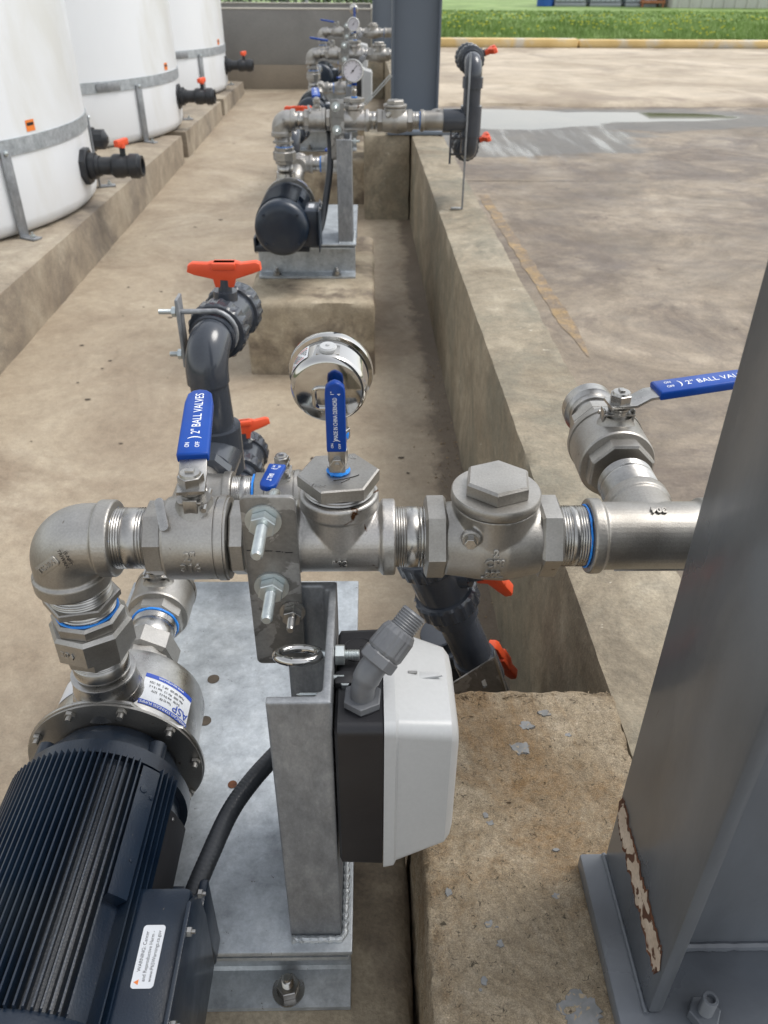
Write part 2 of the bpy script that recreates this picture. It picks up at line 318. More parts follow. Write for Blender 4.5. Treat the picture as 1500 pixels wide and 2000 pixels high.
def thr(s0, s1, r, pitch=.0022, d=.0009):
    n = max(2, int(abs(s1-s0)/pitch)); out = []
    for i in range(n):
        t = s0 + (s1-s0)*i/n; p = (s1-s0)/n
        out += [(t+p*.08, r-d), (t+p*.5, r), (t+p*.92, r-d)]
    return out
def hexn(b, o, a, r, t, hole=0, n=6, ph=0, ch=.08, ref=None):
    c = r*ch
    return b.lathe([(0, r-c), (c*.6, r), (t-c*.6, r), (t, r-c)], o, a, n, ph, ref=ref)
def copy_tree(o, parent=None, name=None):
    c = o.copy(); C.objects.link(c); c.parent = parent
    for ch in [k for k in bpy.data.objects if k.parent == o]: copy_tree(ch, c)
    return c
KIDS = {}
def rebuild_kids():
    KIDS.clear()
    for k in bpy.data.objects:
        if k.parent: KIDS.setdefault(k.parent.name, []).append(k)
def fast_copy(o, parent=None):
    c = o.copy(); C.objects.link(c); c.parent = parent
    for ch in KIDS.get(o.name, []): fast_copy(ch, c)
    return c

def rough_block(name, x0, x1, y0, y1, z0, z1, m, seg=.03, r0=.012, amp=.002, skew=0., parent=None, kind=None, rvar=.8, grain=0):
    b = B(); bm = b.m
    def grid(o, du, dv, nu, nv):
        g = [[bm.verts.new(o + du*(i/nu) + dv*(j/nv)) for j in range(nv+1)] for i in range(nu+1)]
        for i in range(nu):
            for j in range(nv): bm.faces.new((g[i][j], g[i+1][j], g[i+1][j+1], g[i][j+1]))
    dx, dy, dz = x1-x0, y1-y0, z1-z0
    nx, ny, nz = [max(2, int(d/seg)) for d in (dx, dy, dz)]
    O = Vector((x0, y0, z0)); ex, ey, ez = X*dx, Y*dy, Z*dz
    grid(O, ex, ey, nx, ny); grid(O+ez, ex, ey, nx, ny); grid(O, ex, ez, nx, nz); grid(O+ey, ex, ez, nx, nz); grid(O, ey, ez, ny, nz); grid(O+ex, ey, ez, ny, nz)
    bmesh.ops.remove_doubles(bm, verts=bm.verts, dist=1e-5)
    for v in bm.verts:
        p = v.co.copy(); nv = noise.noise(p*9+Vector((5, 3, 1))); n2 = noise.noise(p*45)
        r = max(.001, r0*(1+rvar*nv*1.6+rvar*.7*n2))
        q = Vector((min(max(p.x, x0+r), x1-r), min(max(p.y, y0+r), y1-r), min(max(p.z, z0+r), z1-r)))
        d = p-q
        if d.length > 1e-7: p = q + d.normalized()*r
        nn = d.normalized() if d.length > 1e-7 else Vector((0, 0, 0))
        p += nn*(amp*(noise.noise(v.co*14)+.7*noise.noise(v.co*60)))
        if grain: p += nn*grain*(noise.noise(v.co*130)+.9*noise.noise(v.co*270))
        p.x += skew*(p.y-y0); v.co = p
    return mk(name, b, m, parent, ang=70, kind=kind)
def sheet(name, pts, z, m, kind='structure', parent=None):
    b = B(); b.m.faces.new([b.m.verts.new((x, y, z)) for x, y in pts])
    return mk(name, b, m, parent, kind=kind, recalc=False)

# ================================================================ LARGE STRUCTURE
WX = lambda y: .312 - .0155*y          # inner face of the bund wall
def floor_z(y): return 0 if y < 2.8 else .018*(y-2.8)
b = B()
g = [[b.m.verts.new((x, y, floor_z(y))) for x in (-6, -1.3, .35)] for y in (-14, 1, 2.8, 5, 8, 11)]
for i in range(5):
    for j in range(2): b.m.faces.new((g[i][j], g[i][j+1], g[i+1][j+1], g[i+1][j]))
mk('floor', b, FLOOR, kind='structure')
sheet('ground', [(-250, -200), (250, -200), (250, 350), (-250, 350)], -.1, GROUND)
sheet('pavement', [(WX(-1)+.15, -14), (14, -14), (14, 4.90), (WX(4.9)+.15, 4.90)], .25, PAVE)
sheet('pavement', [(WX(4.9)+.15, 4.912), (14, 4.80), (14, 8.2), (WX(8)+.15, 8.2)], .25, PAVE)
sheet('joint_bed', [(WX(4.9)+.14, 4.6), (14, 4.6), (14, 5.1), (WX(4.9)+.14, 5.1)], .238, GUM)
# paler slab with a rough, raised edge
b = B(); N = 160; lo = []; hi = []
for i in range(N+1):
    x = .32 + 22*(i/N)**1.5
    yy = 8.02 + .10*noise.noise(Vector((x*1.3, 2, 0))) + .05*noise.noise(Vector((x*6, 5, 0)))
    lo.append((x, yy))
rows = []
for k, (dy, z) in enumerate(((0, .245), (.02, .268), (.15, .280), (.5, .276), (1.3, .268), (7.2, .262))):
    rows.append([b.m.verts.new((x, y+dy if k < 5 else 14.66, z + (.012*noise.noise(Vector((x*5, y*5+dy*9, k))) if k in (1, 2, 3) else 0))) for x, y in lo])
for p, q in zip(rows, rows[1:]):
    for i in range(N): b.m.faces.new((p[i], p[i+1], q[i+1], q[i]))
mk('far_slab', b, PAVL, ang=50, kind='structure')
# wet area and puddle
def irregular(cx, cy, rx, ry, n, s, amp, sq=1, tilt=0):
    out = []
    for i in range(n):
        a = 2*math.pi*i/n
        k = 1 + amp*noise.noise(Vector((math.cos(a)*2+s, math.sin(a)*2, s))) + amp*.5*noise.noise(Vector((math.cos(a)*9+s, math.sin(a)*9, s)))
        out.append((cx + rx*k*math.cos(a) + tilt*math.sin(a), cy + ry*k*math.sin(a)))
    return out
def fan(name, pts, z, m, kind='structure'):
    b = B(); b.m.faces.new([b.m.verts.new((x, y, z)) for x, y in pts]); bmesh.ops.triangulate(b.m, faces=b.m.faces)
    return mk(name, b, m, kind=kind, recalc=False)
# yellow line along the wall
b = B(); rows = []
for i in range(90):
    y = 2.35+2.2*i/89; x = .765-.033*y+.006*noise.noise(Vector((y*5, 1, 1))); e = min(1, (i+2)/14)
    rows.append([b.m.verts.new((x-(.028+.010*noise.noise(Vector((y*9, 3, 1))))*e, y, .2514)), b.m.verts.new((x+(.026+.012*noise.noise(Vector((y*11, 5, 1))))*e, y, .2514))])
for p, q in zip(rows, rows[1:]): b.m.faces.new((p[0], p[1], q[1], q[0]))
mk('painted_line', b, YEL, kind='structure')
# bund wall
t = rough_block('low_wall', WX(-1), WX(-1)+.176, -1, 10.25, -.05, .493, WALL, seg=.026, r0=.008, amp=.0025, skew=-.0155)
tag(t, 'low stained concrete containment wall running away to the right of the pumps', 'wall')
t = rough_block('concrete_pier', .052, WX(.4)-.001, .02, .714, -.05, .4965, PIER, seg=.0046, r0=.010, amp=.0030, rvar=1.3, grain=.0011)
tag(t, 'weathered tan concrete pier under the nearest grey column beside the control box', 'pier', 'piers against the low wall')
t = rough_block('concrete_pier', -.032, WX(5.2)-.001, 4.885, 5.5, -.02, .4965, WALL, seg=.04, r0=.014, amp=.003)
tag(t, 'concrete pier standing behind the second pump under the second grey column', 'pier', 'piers against the low wall')
t = rough_block('concrete_pier', -.12, WX(9.9)-.001, 9.6, 10.2, 0, .4965, WALL, seg=.06, r0=.014, amp=.003)
tag(t, 'concrete pier under the farthest grey column close to the back wall', 'pier', 'piers against the low wall')
# tank plinths
for (ya, yb, la) in ((-.5, 6.45, 'long concrete plinth carrying the nearest white tank, left of the walkway'), (6.6, 8.35, 'middle concrete plinth segment under the third white tank'), (8.5, 9.95, 'last short concrete plinth segment before the back wall')):
    t = rough_block('tank_plinth', -5.5, -1.375, ya, yb, -.05, .25, PLIN, seg=.06 if ya < 0 else .09, r0=.012, amp=.004)
    tag(t, la, 'plinth', 'concrete tank plinths')
# back wall with its trough
t = thing('back_wall', 'dark grey concrete wall closing off the far end of the walkway', 'wall', (-2, 10.3, 0))
mk('wall_face', B().box(-7, .02, 10.30, 10.42, .38, .905, .004), BACKW, t)
mk('stained_base', B().box(-7, .02, 10.294, 10.42, 0, .379, .004), BACKL, t)
mk('rim', B().box(-7, .02, 10.295, 10.425, .9052, .918, .003), RIM, t)
mk('rear_face', B().box(-7, .02, 11.4, 11.5, .2, .925, .004), BACKW, t)
mk('rim', B().box(-7, .02, 11.395, 11.505, .9252, .938, .003), RIM, t)
mk('end_face', B().box(.0205, .10, 10.30, 11.5, .2, .925, .006), RIM, t)
# kerb stones
x = .35; i = 0
while x < 21:
    L = random.choice((2.7, 3.0, 3.2)); z = random.uniform(-.008, .008); b = B()
    mm = Matrix.Translation((x, 14.70 + .02*(x-3)*0 + random.uniform(-.02, .02), .25)) @ Matrix.Rotation(random.uniform(-.006, .006), 4, 'Z')
    b.box(0, L-.02, 0, .18, 0, .13+z, .03, mm)
    tag(mk('kerb_stone', b, CURBY), 'yellow painted kerb stone, number %s from the grey column in the row along the grass' % ('first second third fourth fifth sixth seventh eighth ninth'.split()[min(i, 8)]), 'kerb', 'kerb stones along the grass')
    x += L; i += 1
# lawn: soil sheet plus blades
def lawn_z(x, y): return .31 + .03*max(0, min(1, (y-15)/2)) + .02*noise.noise(Vector((x*.4, y*.4, 0)))
b = B(); g = [[b.m.verts.new((x, y, lawn_z(x, y)-.03 if y < 60 else .3)) for x in [(-14+3*i) if i < 17 else 60*(i-15) for i in range(19)]] for y in (14.86, 16, 17.5, 19, 21, 24, 28, 35, 60, 150)]
for i in range(len(g)-1):
    for j in range(18): b.m.faces.new((g[i][j], g[i][j+1], g[i+1][j+1], g[i+1][j]))
mk('lawn', b, GRASS, ang=60, kind='structure')
b = B(); fl = B()
for k in range(46000):
    y = 14.9 + 13*random.random()**1.6; x = -.5 + random.random()*(y*.62+1.5)
    if y < 14.95: continue
    z = lawn_z(x, y)-.03; cl = .6+.6*noise.noise(Vector((x*1.1, y*1.1, 4))); h = random.uniform(.05, .14)*(cl+.35)
    if y > 20.5: h *= .45
    a = random.random()*6.28; wv = random.uniform(.006, .014)*(1+(y-15)*.08); lx, ly = random.uniform(-.06, .06), random.uniform(-.06, .06)
    c, s = math.cos(a)*wv, math.sin(a)*wv
    v = [b.m.verts.new(p) for p in ((x-c, y-s, z), (x+c, y+s, z), (x+c*.6+lx*.5, y+s*.6+ly*.5, z+h*.6), (x-c*.6+lx*.5, y-s*.6+ly*.5, z+h*.6), (x+lx, y+ly, z+h))]
    b.m.faces.new(v[:4]); b.m.faces.new((v[3], v[2], v[4]))
for k in range(900):
    y = 15.2+7*random.random(); x = .5+random.random()*11
    if noise.noise(Vector((x*.8, y*.8, 9))) < .05: continue
    z = lawn_z(x, y)+random.uniform(.08, .16); r = random.uniform(.012, .024)
    fl.lathe([(0, r), (.01, r)], (x, y, z), (0, .3, 1), 5)
o = mk('grass', b, GRASS, kind='stuff', recalc=False); tag(o, 'tall bright green grass growing behind the yellow kerb', 'grass')
o = mk('wild_flowers', fl, GRASSY, kind='stuff'); tag(o, 'small yellow flowers scattered through the green grass', 'flowers')
# far yard: building, totes, drum, rusty frame
t = thing('pale_building', 'low pale ribbed metal building beyond the grass at the right', 'building', (16, 31.4, .3))
mk('wall', B().box(10.1, 24, 31.4, 37, .2, 3.4, .02), SIDING, t)
for k in range(36):
    mk('wall_rib', B().box(10.3+k*.38, 10.36+k*.38, 31.34, 31.397, .2, 3.4, .01), SIDING, t)
mk('roof', B().box(9.9, 24.2, 31.1, 37.3, 3.405, 3.5, .02), SIDING, t)
for k in range(3):
    x0 = 6.3+k*1.2-.02; la = ('left', 'middle', 'right')[k]
    t = thing('liquid_tote', '%s of three caged plastic liquid totes beyond the grass' % la, 'tote', (x0+.5, 32.6, .3), 'caged totes in the far yard')
    mk('bottle', B().box(x0+.03, x0+1.03, 32.0, 33.2, .42, 1.45, .06), TOTE, t)
    b = B()
    for q in range(7): b.box(x0+.02+q*.165, x0+.04+q*.165, 31.95, 31.97, .42, 1.5)
    for q in range(5): b.box(x0, x0+1.06, 31.972, 31.99, .45+q*.25, .475+q*.25)
    mk('cage', b, CAGE, t); mk('pallet', B().box(x0, x0+1.06, 31.95, 33.2, .29, .418, .01), CAGE, t)
t = thing('blue_drum', 'blue plastic drum standing left of the caged totes', 'drum', (6.0, 32.2, .3))
mk('drum_body', B().lathe([(0, .24), (.02, .28), (.3, .285), (.32, .29), (.34, .285), (.6, .285), (.62, .29), (.64, .285), (.88, .28), (.9, .25)], (6.0, 32.2, .3), Z, 24), BARR, t)
mk('bung', B().lathe([(0, .03), (.02, .03)], (6.08, 32.1, 1.2), Z, 12), TOTE, t)
t = thing('rusty_rack', 'rusty red steel rack standing between totes and pale building', 'rack', (9.6, 32, .3))
for q, (xx, yy) in enumerate(((9.2, 31.8), (9.9, 31.8), (9.2, 32.4), (9.9, 32.4))): mk('post', B().box(xx, xx+.06, yy, yy+.06, .3, 1.6, .004), RUST, t)
for q in range(3): mk('shelf', B().box(9.18, 9.98, 31.78, 32.48, .42+q*.4, .50+q*.4, .005), RUST, t)
# chain link fence and shrubs behind the back wall
t = thing('chain_link_fence', 'chain-link fence standing behind the dark back wall', 'fence', (-2, 13, .3))
for k in range(5):
    xx = -5.2+k*1.45; mk('fence_post', B().lathe([(0, .025), (2.2, .025)], (xx, 13, .2), Z, 10), WIRE, t)
b = B()
for k in range(96):
    x0 = -7.5+k*.065
    for sgn in (1, -1):
        p = Vector((x0 + (0 if sgn > 0 else 1.9), 13.0+.004*sgn, .4)); q = p + Vector((sgn*1.9, 0, 1.9)); d = (q-p).normalized(); u = Vector((d.z, 0, -d.x))*.0022
        vs = [b.m.verts.new(c) for c in (p-u, p+u, q+u, q-u)]; b.m.faces.new(vs)
        vs = [b.m.verts.new(c) for c in (p-Y*.0022, p+Y*.0022, q+Y*.0022, q-Y*.0022)]; b.m.faces.new(vs)
mk('wire_mesh', b, WIRE, t, kind='stuff', recalc=False)
mk('top_rail', B().lathe([(0, .02), (8, .02)], (-7.5, 13, 2.3), X, 8), WIRE, t)
for k, (sx, sr, la) in enumerate(((-5.0, .9, 'leafy green shrub behind the fence, farthest to the left'), (-3.2, 1.0, 'leafy green shrub behind the fence, above the third tank'), (-1.5, 1.0, 'leafy green shrub behind the fence, above the gauges'), (-.2, .7, 'leafy green shrub behind the fence, beside the far column'))):
    t = thing('shrub', la, 'shrub', (sx, 15.5, .3), 'shrubs behind the fence')
    b = B()
    for q in range(3200):
        v = Vector((random.gauss(0, 1), random.gauss(0, 1), random.gauss(0, 1))).normalized()*random.random()**.4
        p = Vector((sx+v.x*sr*1.15, 15.5+v.y*.8, 1.25+v.z*1.15)); p += Vector((noise.noise(p*2), 0, noise.noise(p*2+Z)))*.3
        a = Vector((random.uniform(-1, 1), random.uniform(-1, 1), random.uniform(-1, 1))).normalized()*.05; c = a.cross(v).normalized()*.028
        b.m.faces.new([b.m.verts.new(k2) for k2 in (p-a, p+c, p+a, p-c)])
    mk('foliage', b, LEAF, t, recalc=False, kind='stuff')
    for q in range(4):
        mk('stem', B().tube([(sx, 15.5, .25), (sx+random.uniform(-.2, .2), 15.5, .9), (sx+random.uniform(-.6, .6), 15.5, 1.7)], [.03, .02, .008], 6), WOOD, t)

# ---------------------------------------------------------------- steel columns
def column(x0, yc, m, label, near=False):
    yb0, yb1 = yc-.075, yc+.073; zb = .516
    t = thing('steel_column', label, 'column', (x0+.13, yc, .4965), 'grey steel columns on the piers')
    mk('base_plate', B().box(x0-.025, x0+.36, yc-.31, yc+.0755, .4970, zb, .003), m, t)
    mk('flange', B().box(x0, x0+.013, yb0, yb1, zb+.0005, 4.2, .0035), m, t)
    mk('flange', B().box(x0+.257, x0+.270, yb0, yb1, zb+.0005, 4.2, .0035), m, t)
    mk('web', B().box(x0+.0132, x0+.2568, yc-.018, yc-.008, zb+.0005, 4.2), m, t)
    b = B(); pts = [(x0+.014+.242*i/60, yc-.0205, zb+.003) for i in range(61)]
    b.tube(pts, [.0042+.0011*noise.noise(Vector((i*.8, yc, 0))) for i in range(61)], 8); mk('weld_bead', b, m, t)
    if near:
        pts = [(x0-.0015, yb0+.148*i/50, zb+.002) for i in range(51)]
        mk('weld_bead', B().tube(pts, [.0022+.0008*noise.noise(Vector((i*.9, 0, 4))) for i in range(51)], 8), m, t)
    for (bx, by) in ((x0+.046, yc-.078), (x0+.21, yc-.078)):
        bb = B(); hexn(bb, (bx, by, zb+.0005), Z, .0135, .011); bb.lathe([(0, .0065)]+thr(.001, .022, .0065, .0016, .0005)+[(.022, .004), (.017, .0035), (.017, .001)], (bx, by, zb+.010), Z, 20)
        q = mk('anchor_bolt', bb, m if not near else COLP, t)
    return t
tcol = column(.2330, .398, COLP, 'near grey painted steel column with a chipped rusty strip on its flange', True)
column(.126, 5.18, COLF, 'second blue-grey steel column standing behind the second pump pipes')
column(.036, 9.95, COLF, 'farthest blue-grey steel column, partly hidden behind the second column')
# chipped strip on the near flange
cl = [(.482, .603), (.455, .597), (.43, .592), (.40, .588), (.37, .584), (.345, .581), (.3275, .579)]
def strip(cl, w0, seed, xo, amp):
    up, dn = [], []
    for i in range(73):
        f = i/72*(len(cl)-1); k = min(int(f), len(cl)-2); f -= k
        y = cl[k][0]*(1-f)+cl[k+1][0]*f; z = cl[k][1]*(1-f)+cl[k+1][1]*f
        a = amp*(noise.noise(Vector((i*.28, seed, 0))) + .6*noise.noise(Vector((i*.9, seed, 2)))); c = amp*(noise.noise(Vector((i*.24, seed, 7)))+.6*noise.noise(Vector((i*1.1, seed, 5))))
        e = min(1, i/5, (72-i)/4)
        up.append((xo, y, z+w0*e+a*e+.0006)); dn.append((xo, y, z-w0*e+c*e-.0006))
    b = B(); U = [b.m.verts.new(p) for p in up]; D = [b.m.verts.new(p) for p in dn]
    for i in range(72): b.m.faces.new((U[i], D[i], D[i+1], U[i+1]))
    return b
cl = [(min(y, .470), z) for y, z in cl]
mk('rust_edge', strip(cl, .0175, 3, .23265, .0080), RUSTE, tcol, recalc=False)
mk('bare_primer_strip', strip(cl, .0130, 3, .23235, .0110), PEEL, tcol, recalc=False)
# paint splats and pebbles on the near pier
for k, (px, py, r, el) in enumerate(((.1750, .6234, .0105, 1.25), (.1218, .5317, .0035, 1), (.126, .522, .0030, 1.6), (.1142, .4125, .0045, 1.9), (.126, .419, .0016, 3), (.1808, .4398, .0036, 1.2), (.0748, .4453, .0046, .9), (.1190, .3940, .0036, 1), (.0997, .3612, .0040, 1), (.0956, .3534, .0018, 1), (.182, .334, .018, 1.2), (.2128, .6747, .0050, 1.7), (.2338, .64, .003, 1.4), (.19, .49, .002, 2), (.186, .655, .007, 1.3))):
    b = B(); n = 48; ring = []
    for i in range(n):
        a = 6.283*i/n; q = r*(1+.5*noise.noise(Vector((math.cos(a)*1.6+k*3, math.sin(a)*1.6, k)))+.35*noise.noise(Vector((math.cos(a)*5+k*3, math.sin(a)*5, k))))
        ring.append((px+q*math.cos(a)*el, py+q*math.sin(a)))
    lo = [b.m.verts.new((x, y, .4935)) for x, y in ring]; hi = [b.m.verts.new((px+(x-px)*.85, py+(y-py)*.85, .4972)) for x, y in ring]
    b.m.faces.new(hi)
    for i in range(n): b.m.faces.new((lo[i], lo[(i+1) % n], hi[(i+1) % n], hi[i]))
    o = mk('paint_splat', b, SPLAT, kind='stuff')
# grit on the pier, the trench floor and by the walls
b = B()
for k in range(1500):
    if k < 700:
        e = random.random()
        if e < .4: px, py, pz = random.uniform(.055, .30), .708-abs(random.gauss(0, .008)), .495
        elif e < .75: px, py, pz = .056+abs(random.gauss(0, .006)), random.uniform(.05, .7), .495
        else: px, py, pz = random.uniform(.055, .30), random.uniform(.05, .7), .4955
        r = random.uniform(.0008, .0028)
    else:
        py = random.uniform(.1, 4); px = (.0 + random.gauss(0, .035) + .02) if py < .72 else WX(py)-abs(random.gauss(.01, .05)); pz = .001; r = random.uniform(.001, .004)
    v = [b.m.verts.new((px+random.uniform(-r, r)*1.3, py+random.uniform(-r, r)*1.3, pz+random.uniform(-.3, 1)*r)) for _ in range(5)]
    for f in ((0, 1, 2), (0, 2, 3), (0, 3, 4), (1, 2, 4), (2, 3, 4)): b.m.faces.new([v[i] for i in f])
mk('grit', b, PIER, kind='stuff')
b = B()
for k in range(110):
    py = random.uniform(.6, 9)**1; px = random.uniform(-1.3, .2); r = random.uniform(.0015, .006) if random.random() < .88 else random.uniform(.006, .010); zz = floor_z(py)+.0012
    n = 7; b.m.faces.new([b.m.verts.new((px+r*1.9*math.cos(6.28*i/n)*(.5+.9*random.random()), py+r*math.sin(6.28*i/n)*(1+.4*random.random()), zz+random.random()*.002)) for i in range(n)])
mk('leaf_litter', b, GUM, kind='stuff')

# ---------------------------------------------------------------- white tanks
def tank(cx, cy, k, label):
    r = 1.2
    t = thing('white_tank', label, 'tank', (cx, cy, .25), 'white polyethylene tanks')
    prof = [(0, r-.06), (.012, r-.03), (.035, r-.008), (.07, r)]+[(.3, r), (.335, r), (1.0, r), (1.8, r), (2.6, r), (2.75, r-.05), (3.0, r-.4), (3.15, .3), (3.2, .28), (3.2, .01)]
    mk('tank_body', B().lathe(prof, (cx, cy, .2505), Z, 160), TANK, t, ang=50)
    b = B(); b.lathe([(0, r+.0015), (.0005, r+.006), (.0645, r+.006), (.065, r+.0015)], (cx, cy, .585), Z, 160, caps=False); mk('band', b, GALV, t)
    for q, ad in enumerate((-75, -28, 22)):
        a = R(ad); d = Vector((math.cos(a), math.sin(a), 0)); s = Vector((-d.y, d.x, 0)); o = Vector((cx, cy, 0))
        b = B(); b.obox(o+d*(r+.012)+Z*.43, d, s, Z, .008, .05, .36, .002); b.obox(o+d*(r+.05)+Z*.2555, d, s, Z, .09, .05, .008, .002)
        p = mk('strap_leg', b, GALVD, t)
        bb = B(); hexn(bb, o+d*(r+.065)+Z*.26, Z, .012, .01); bb.lathe([(0, .006), (.02, .006)], o+d*(r+.065)+Z*.262, Z, 10); bb.lathe([(0, .011), (.006, .010), (.008, .004)], o+d*(r+.016)+Z*.60, d, 12)
        mk('bolt', bb, ZINC, p)
    # band joint
    a = R(-40); d = Vector((math.cos(a), math.sin(a), 0)); s = Vector((-d.y, d.x, 0)); o = Vector((cx, cy, .617))+d*(r+.009)
    mk('band_clamp', B().obox(o, d, s, Z, .006, .18, .05, .002), GALVD, t)
    a = R(-19) if k == 0 else R(-9)
    d = Vector((math.cos(a), math.sin(a), 0)); s = Vector((-d.y, d.x, 0)); o = Vector((cx, cy, .685))+d*(r+.001)
    q = mk('orange_label', B().obox(o, d, s, Z, .001, .055, .045), ORP, t); mk('label_text', B().obox(o+d*.0012+Z*.006, d, s, Z, .0006, .042, .012), BLACKP, q)
    # outlet fitting through the tank side
    for yy, long in (((.03, True), (.62, False)) if k == 0 else ((.05, True),)):
        ang = math.asin(yy/r); d = X; base = Vector((cx+r*math.cos(ang)-(.03 if k else .015), cy+yy, .440 if k == 0 and long else .468))
        v = thing('tank_outlet' if long else 'capped_tank_fitting', ('black outlet valve with orange handle on the side of the %s white tank' if long else 'black capped fitting with no handle on the far side of the %s white tank') % ('nearest', 'second', 'third')[k], 'valve' if long else 'fitting', base, 'outlet valves on the tanks' if long else None)
        b = B(); hexn(b, base+d*.0, d, .088, .045, n=8, ph=.39); mk('bulkhead_flange', b, PVCB, v)
        mk('bulkhead_nut', B().lathe([(0, .055), (.002, .062), (.03, .062), (.032, .050), (.05, .048)], base+d*.045, d, 28), PVCB, v)
        if long:
            mk('spigot', B().lathe([(0, .042), (.07, .042)], base+d*.09, d, 28), PVCB, v)
            mk('valve_body', B().lathe([(0, .048), (.012, .056), (.05, .056), (.06, .050), (.085, .050), (.09, .058), (.13, .058), (.135, .050), (.15, .049), (.15, .036), (.12, .034)], base+d*.155, d, 32), PVCB, v)
            h = mk('stem', B().lathe([(0, .014), (.05, .014)], base+d*.215+Z*.045, Z, 14), PVCB, v)
            b = B(); b.obox(base+d*.215+Z*.108, Vector((.28, .96, 0)), Vector((-.96, .28, 0)), Z, .10, .026, .032, .006); b.lathe([(0, .018), (.02, .016)], base+d*.215+Z*.085, Z, 14); mk('handle', b, ORANGE, v)
        else:
            mk('cap', B().lathe([(0, .045), (.004, .052), (.05, .052), (.055, .044), (.07, .02)], base+d*.08, d, 10), PVCB, v)
    return t
tank(-2.62, 4.27, 0, 'nearest large white round tank with galvanized band, at the left edge')
tank(-2.63, 6.70, 1, 'second large white round tank, between the nearest and the third')
tank(-2.63, 9.10, 2, 'third and farthest large white round tank, closest to the back wall')

# ================================================================ PUMP STATION (built once, nearest)
UN = []                                      # (root, label template, category, units it appears in)
WHO = ['nearest', 'second', 'third', 'farthest']
def ut(name, label, cat, loc, group, units=(0, 1, 2, 3)):
    t = thing(name, label.replace('{u}', WHO[0]), cat, loc, group); UN.append((t, label, units)); return t
PY, PZ = .636, .792
XE = -.300

# --- concrete pad
t = ut('concrete_pad', 'square concrete pad carrying the {u} galvanized pump skid', 'concrete pad', (-.2, .75, 0), 'pads under the pump skids')
o = rough_block('pad_block', -.418, .046, .17, 1.06, -.05, .2685, PAD, seg=.022, r0=.020, amp=.003, parent=t)
# --- skid
SX0, SX1, SY0, SY1, SZ = -.398, -.0215, .438, 1.055, .400
t = ut('pump_skid', '{u} galvanized steel pump skid with flat top plate and upright channel post', 'skid', (-.2, .75, .27), 'galvanized pump skids')
skid = t
b = B(); b.box(SX0, SX1, SY0, SY1, SZ-.008, SZ, .0022)
plate = mk('top_plate', b, GALV, t)
for (hx, hy, hr) in ((-.229, .830, .0085), (-.228, .752, .0085), (-.176, .648, .0058)):
    mk('drilled_hole', B().lathe([(0, hr), (.0006, hr)], (hx, hy, SZ+.0002), Z, 20), GUM if hr > .007 else RUSTE, plate)
def chan_y(y, s):        # channel along X: web at y, flanges outward
    pts = [(0, 0), (0, .116), (.048*s, .116), (.048*s, .110), (.009*s, .104), (.006*s, .10), (.006*s, .016), (.009*s, .012), (.048*s, .007), (.048*s, 0)]
    return B().prism(pts, (SX0+.004, y, .2705), Y, Z, X, SX1-SX0-.008, .001)
mk('base_channel', chan_y(.488, -1), GALV, t); mk('base_channel', chan_y(1.005, 1), GALV, t)
for (bx, by, sg) in ((-.097, .458, 0), (-.325, .458, 0), (-.097, 1.03, 0)):
    q = Vector((bx, by, .2790)); b = B(); b.lathe([(0, .0185), (.0022, .0185)], q, Z, 32); wsh = mk('washer', b, STEEL, t)
    b = B(); hexn(b, q+Z*.0023, Z, .0135, .012, ph=.2); mk('nut', b, STEEL, wsh)
    mk('stud', B().lathe([(0, .0068)]+thr(0, .012, .0068, .0016, .0006)+[(.0125, .005), (.0150, .004), (.0150, .001)], q+Z*.0142, Z, 24), STEEL, wsh)
# post: C channel, open to the left
A = Z*0
fl = .0078
b = B(); zc = SZ+.0005
b.box(-.0410, -.0335, .4555, .6125, zc, zc+.3555); b.box(-.087, -.0340, .4553, .4630, zc, zc+.3555); b.box(-.087, -.0340, .6050, .6127, zc, zc+.3555)
b.box(-.046, -.040, .4620, .4680, zc, zc+.3550); b.box(-.046, -.040, .6000, .6060, zc, zc+.3550)
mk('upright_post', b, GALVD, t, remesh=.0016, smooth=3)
b = B(); wp = [(-.086, .451), (-.060, .4505), (-.034, .451), (-.030, .456), (-.0295, .50), (-.0295, .56), (-.030, .612)]
path = []
for p, q in zip(wp, wp[1:]):
    n = max(2, int((Vector(p)-Vector(q)).length/.0022))
    for i in range(n): f = i/n; path.append((p[0]*(1-f)+q[0]*f, p[1]*(1-f)+q[1]*f, SZ+.0015))
b.tube(path, [.0036+.0016*math.sin(i*1.55)*.5+.0009*noise.noise(Vector((i*.5, 0, 0))) for i in range(len(path))], 8); mk('weld_bead', b, BRONZE, t)

# --- bracket with U-bolt
t = ut('pipe_bracket', 'flat heat-stained bracket plate with protruding bolts in front of the {u} steel pipe', 'bracket', (-.09, .596, .66), 'brackets holding the steel pipes')
def rrect(x0, x1, z0, z1, r, n=5):
    out = []
    for cx, cz, a0 in ((x1-r, z1-r, 0), (x0+r, z1-r, 90), (x0+r, z0+r, 180), (x1-r, z0+r, 270)):
        for i in range(n+1): a = R(a0+90*i/n); out.append((cx+r*math.cos(a), cz+r*math.sin(a)))
    return out
mk('bracket_plate', B().prism(rrect(-.1165, -.0670, .664, .866, .006), (0, .5935, 0), X, Z, Y, .0052, .0010), PLATE, t)
def stud(t, x, z, r, L, yb=.5932, wr=.0165, nr=.0125, m=ZINC, rod=None):
    q = Vector((x, yb, z)); d = -Y
    wsh = mk('washer', B().lathe([(0, wr), (.0024, wr)], q, d, 32), m, t)
    b = B(); hexn(b, q+d*.0026, d, nr, .0105, ph=.3); mk('nut', b, m, wsh)
    mk('threaded_rod', B().lathe([(0, r)]+thr(.001, L-.002, r, .0014, .00045)+[(L, r*.7)], q+d*.0125, d, 22), m, wsh)
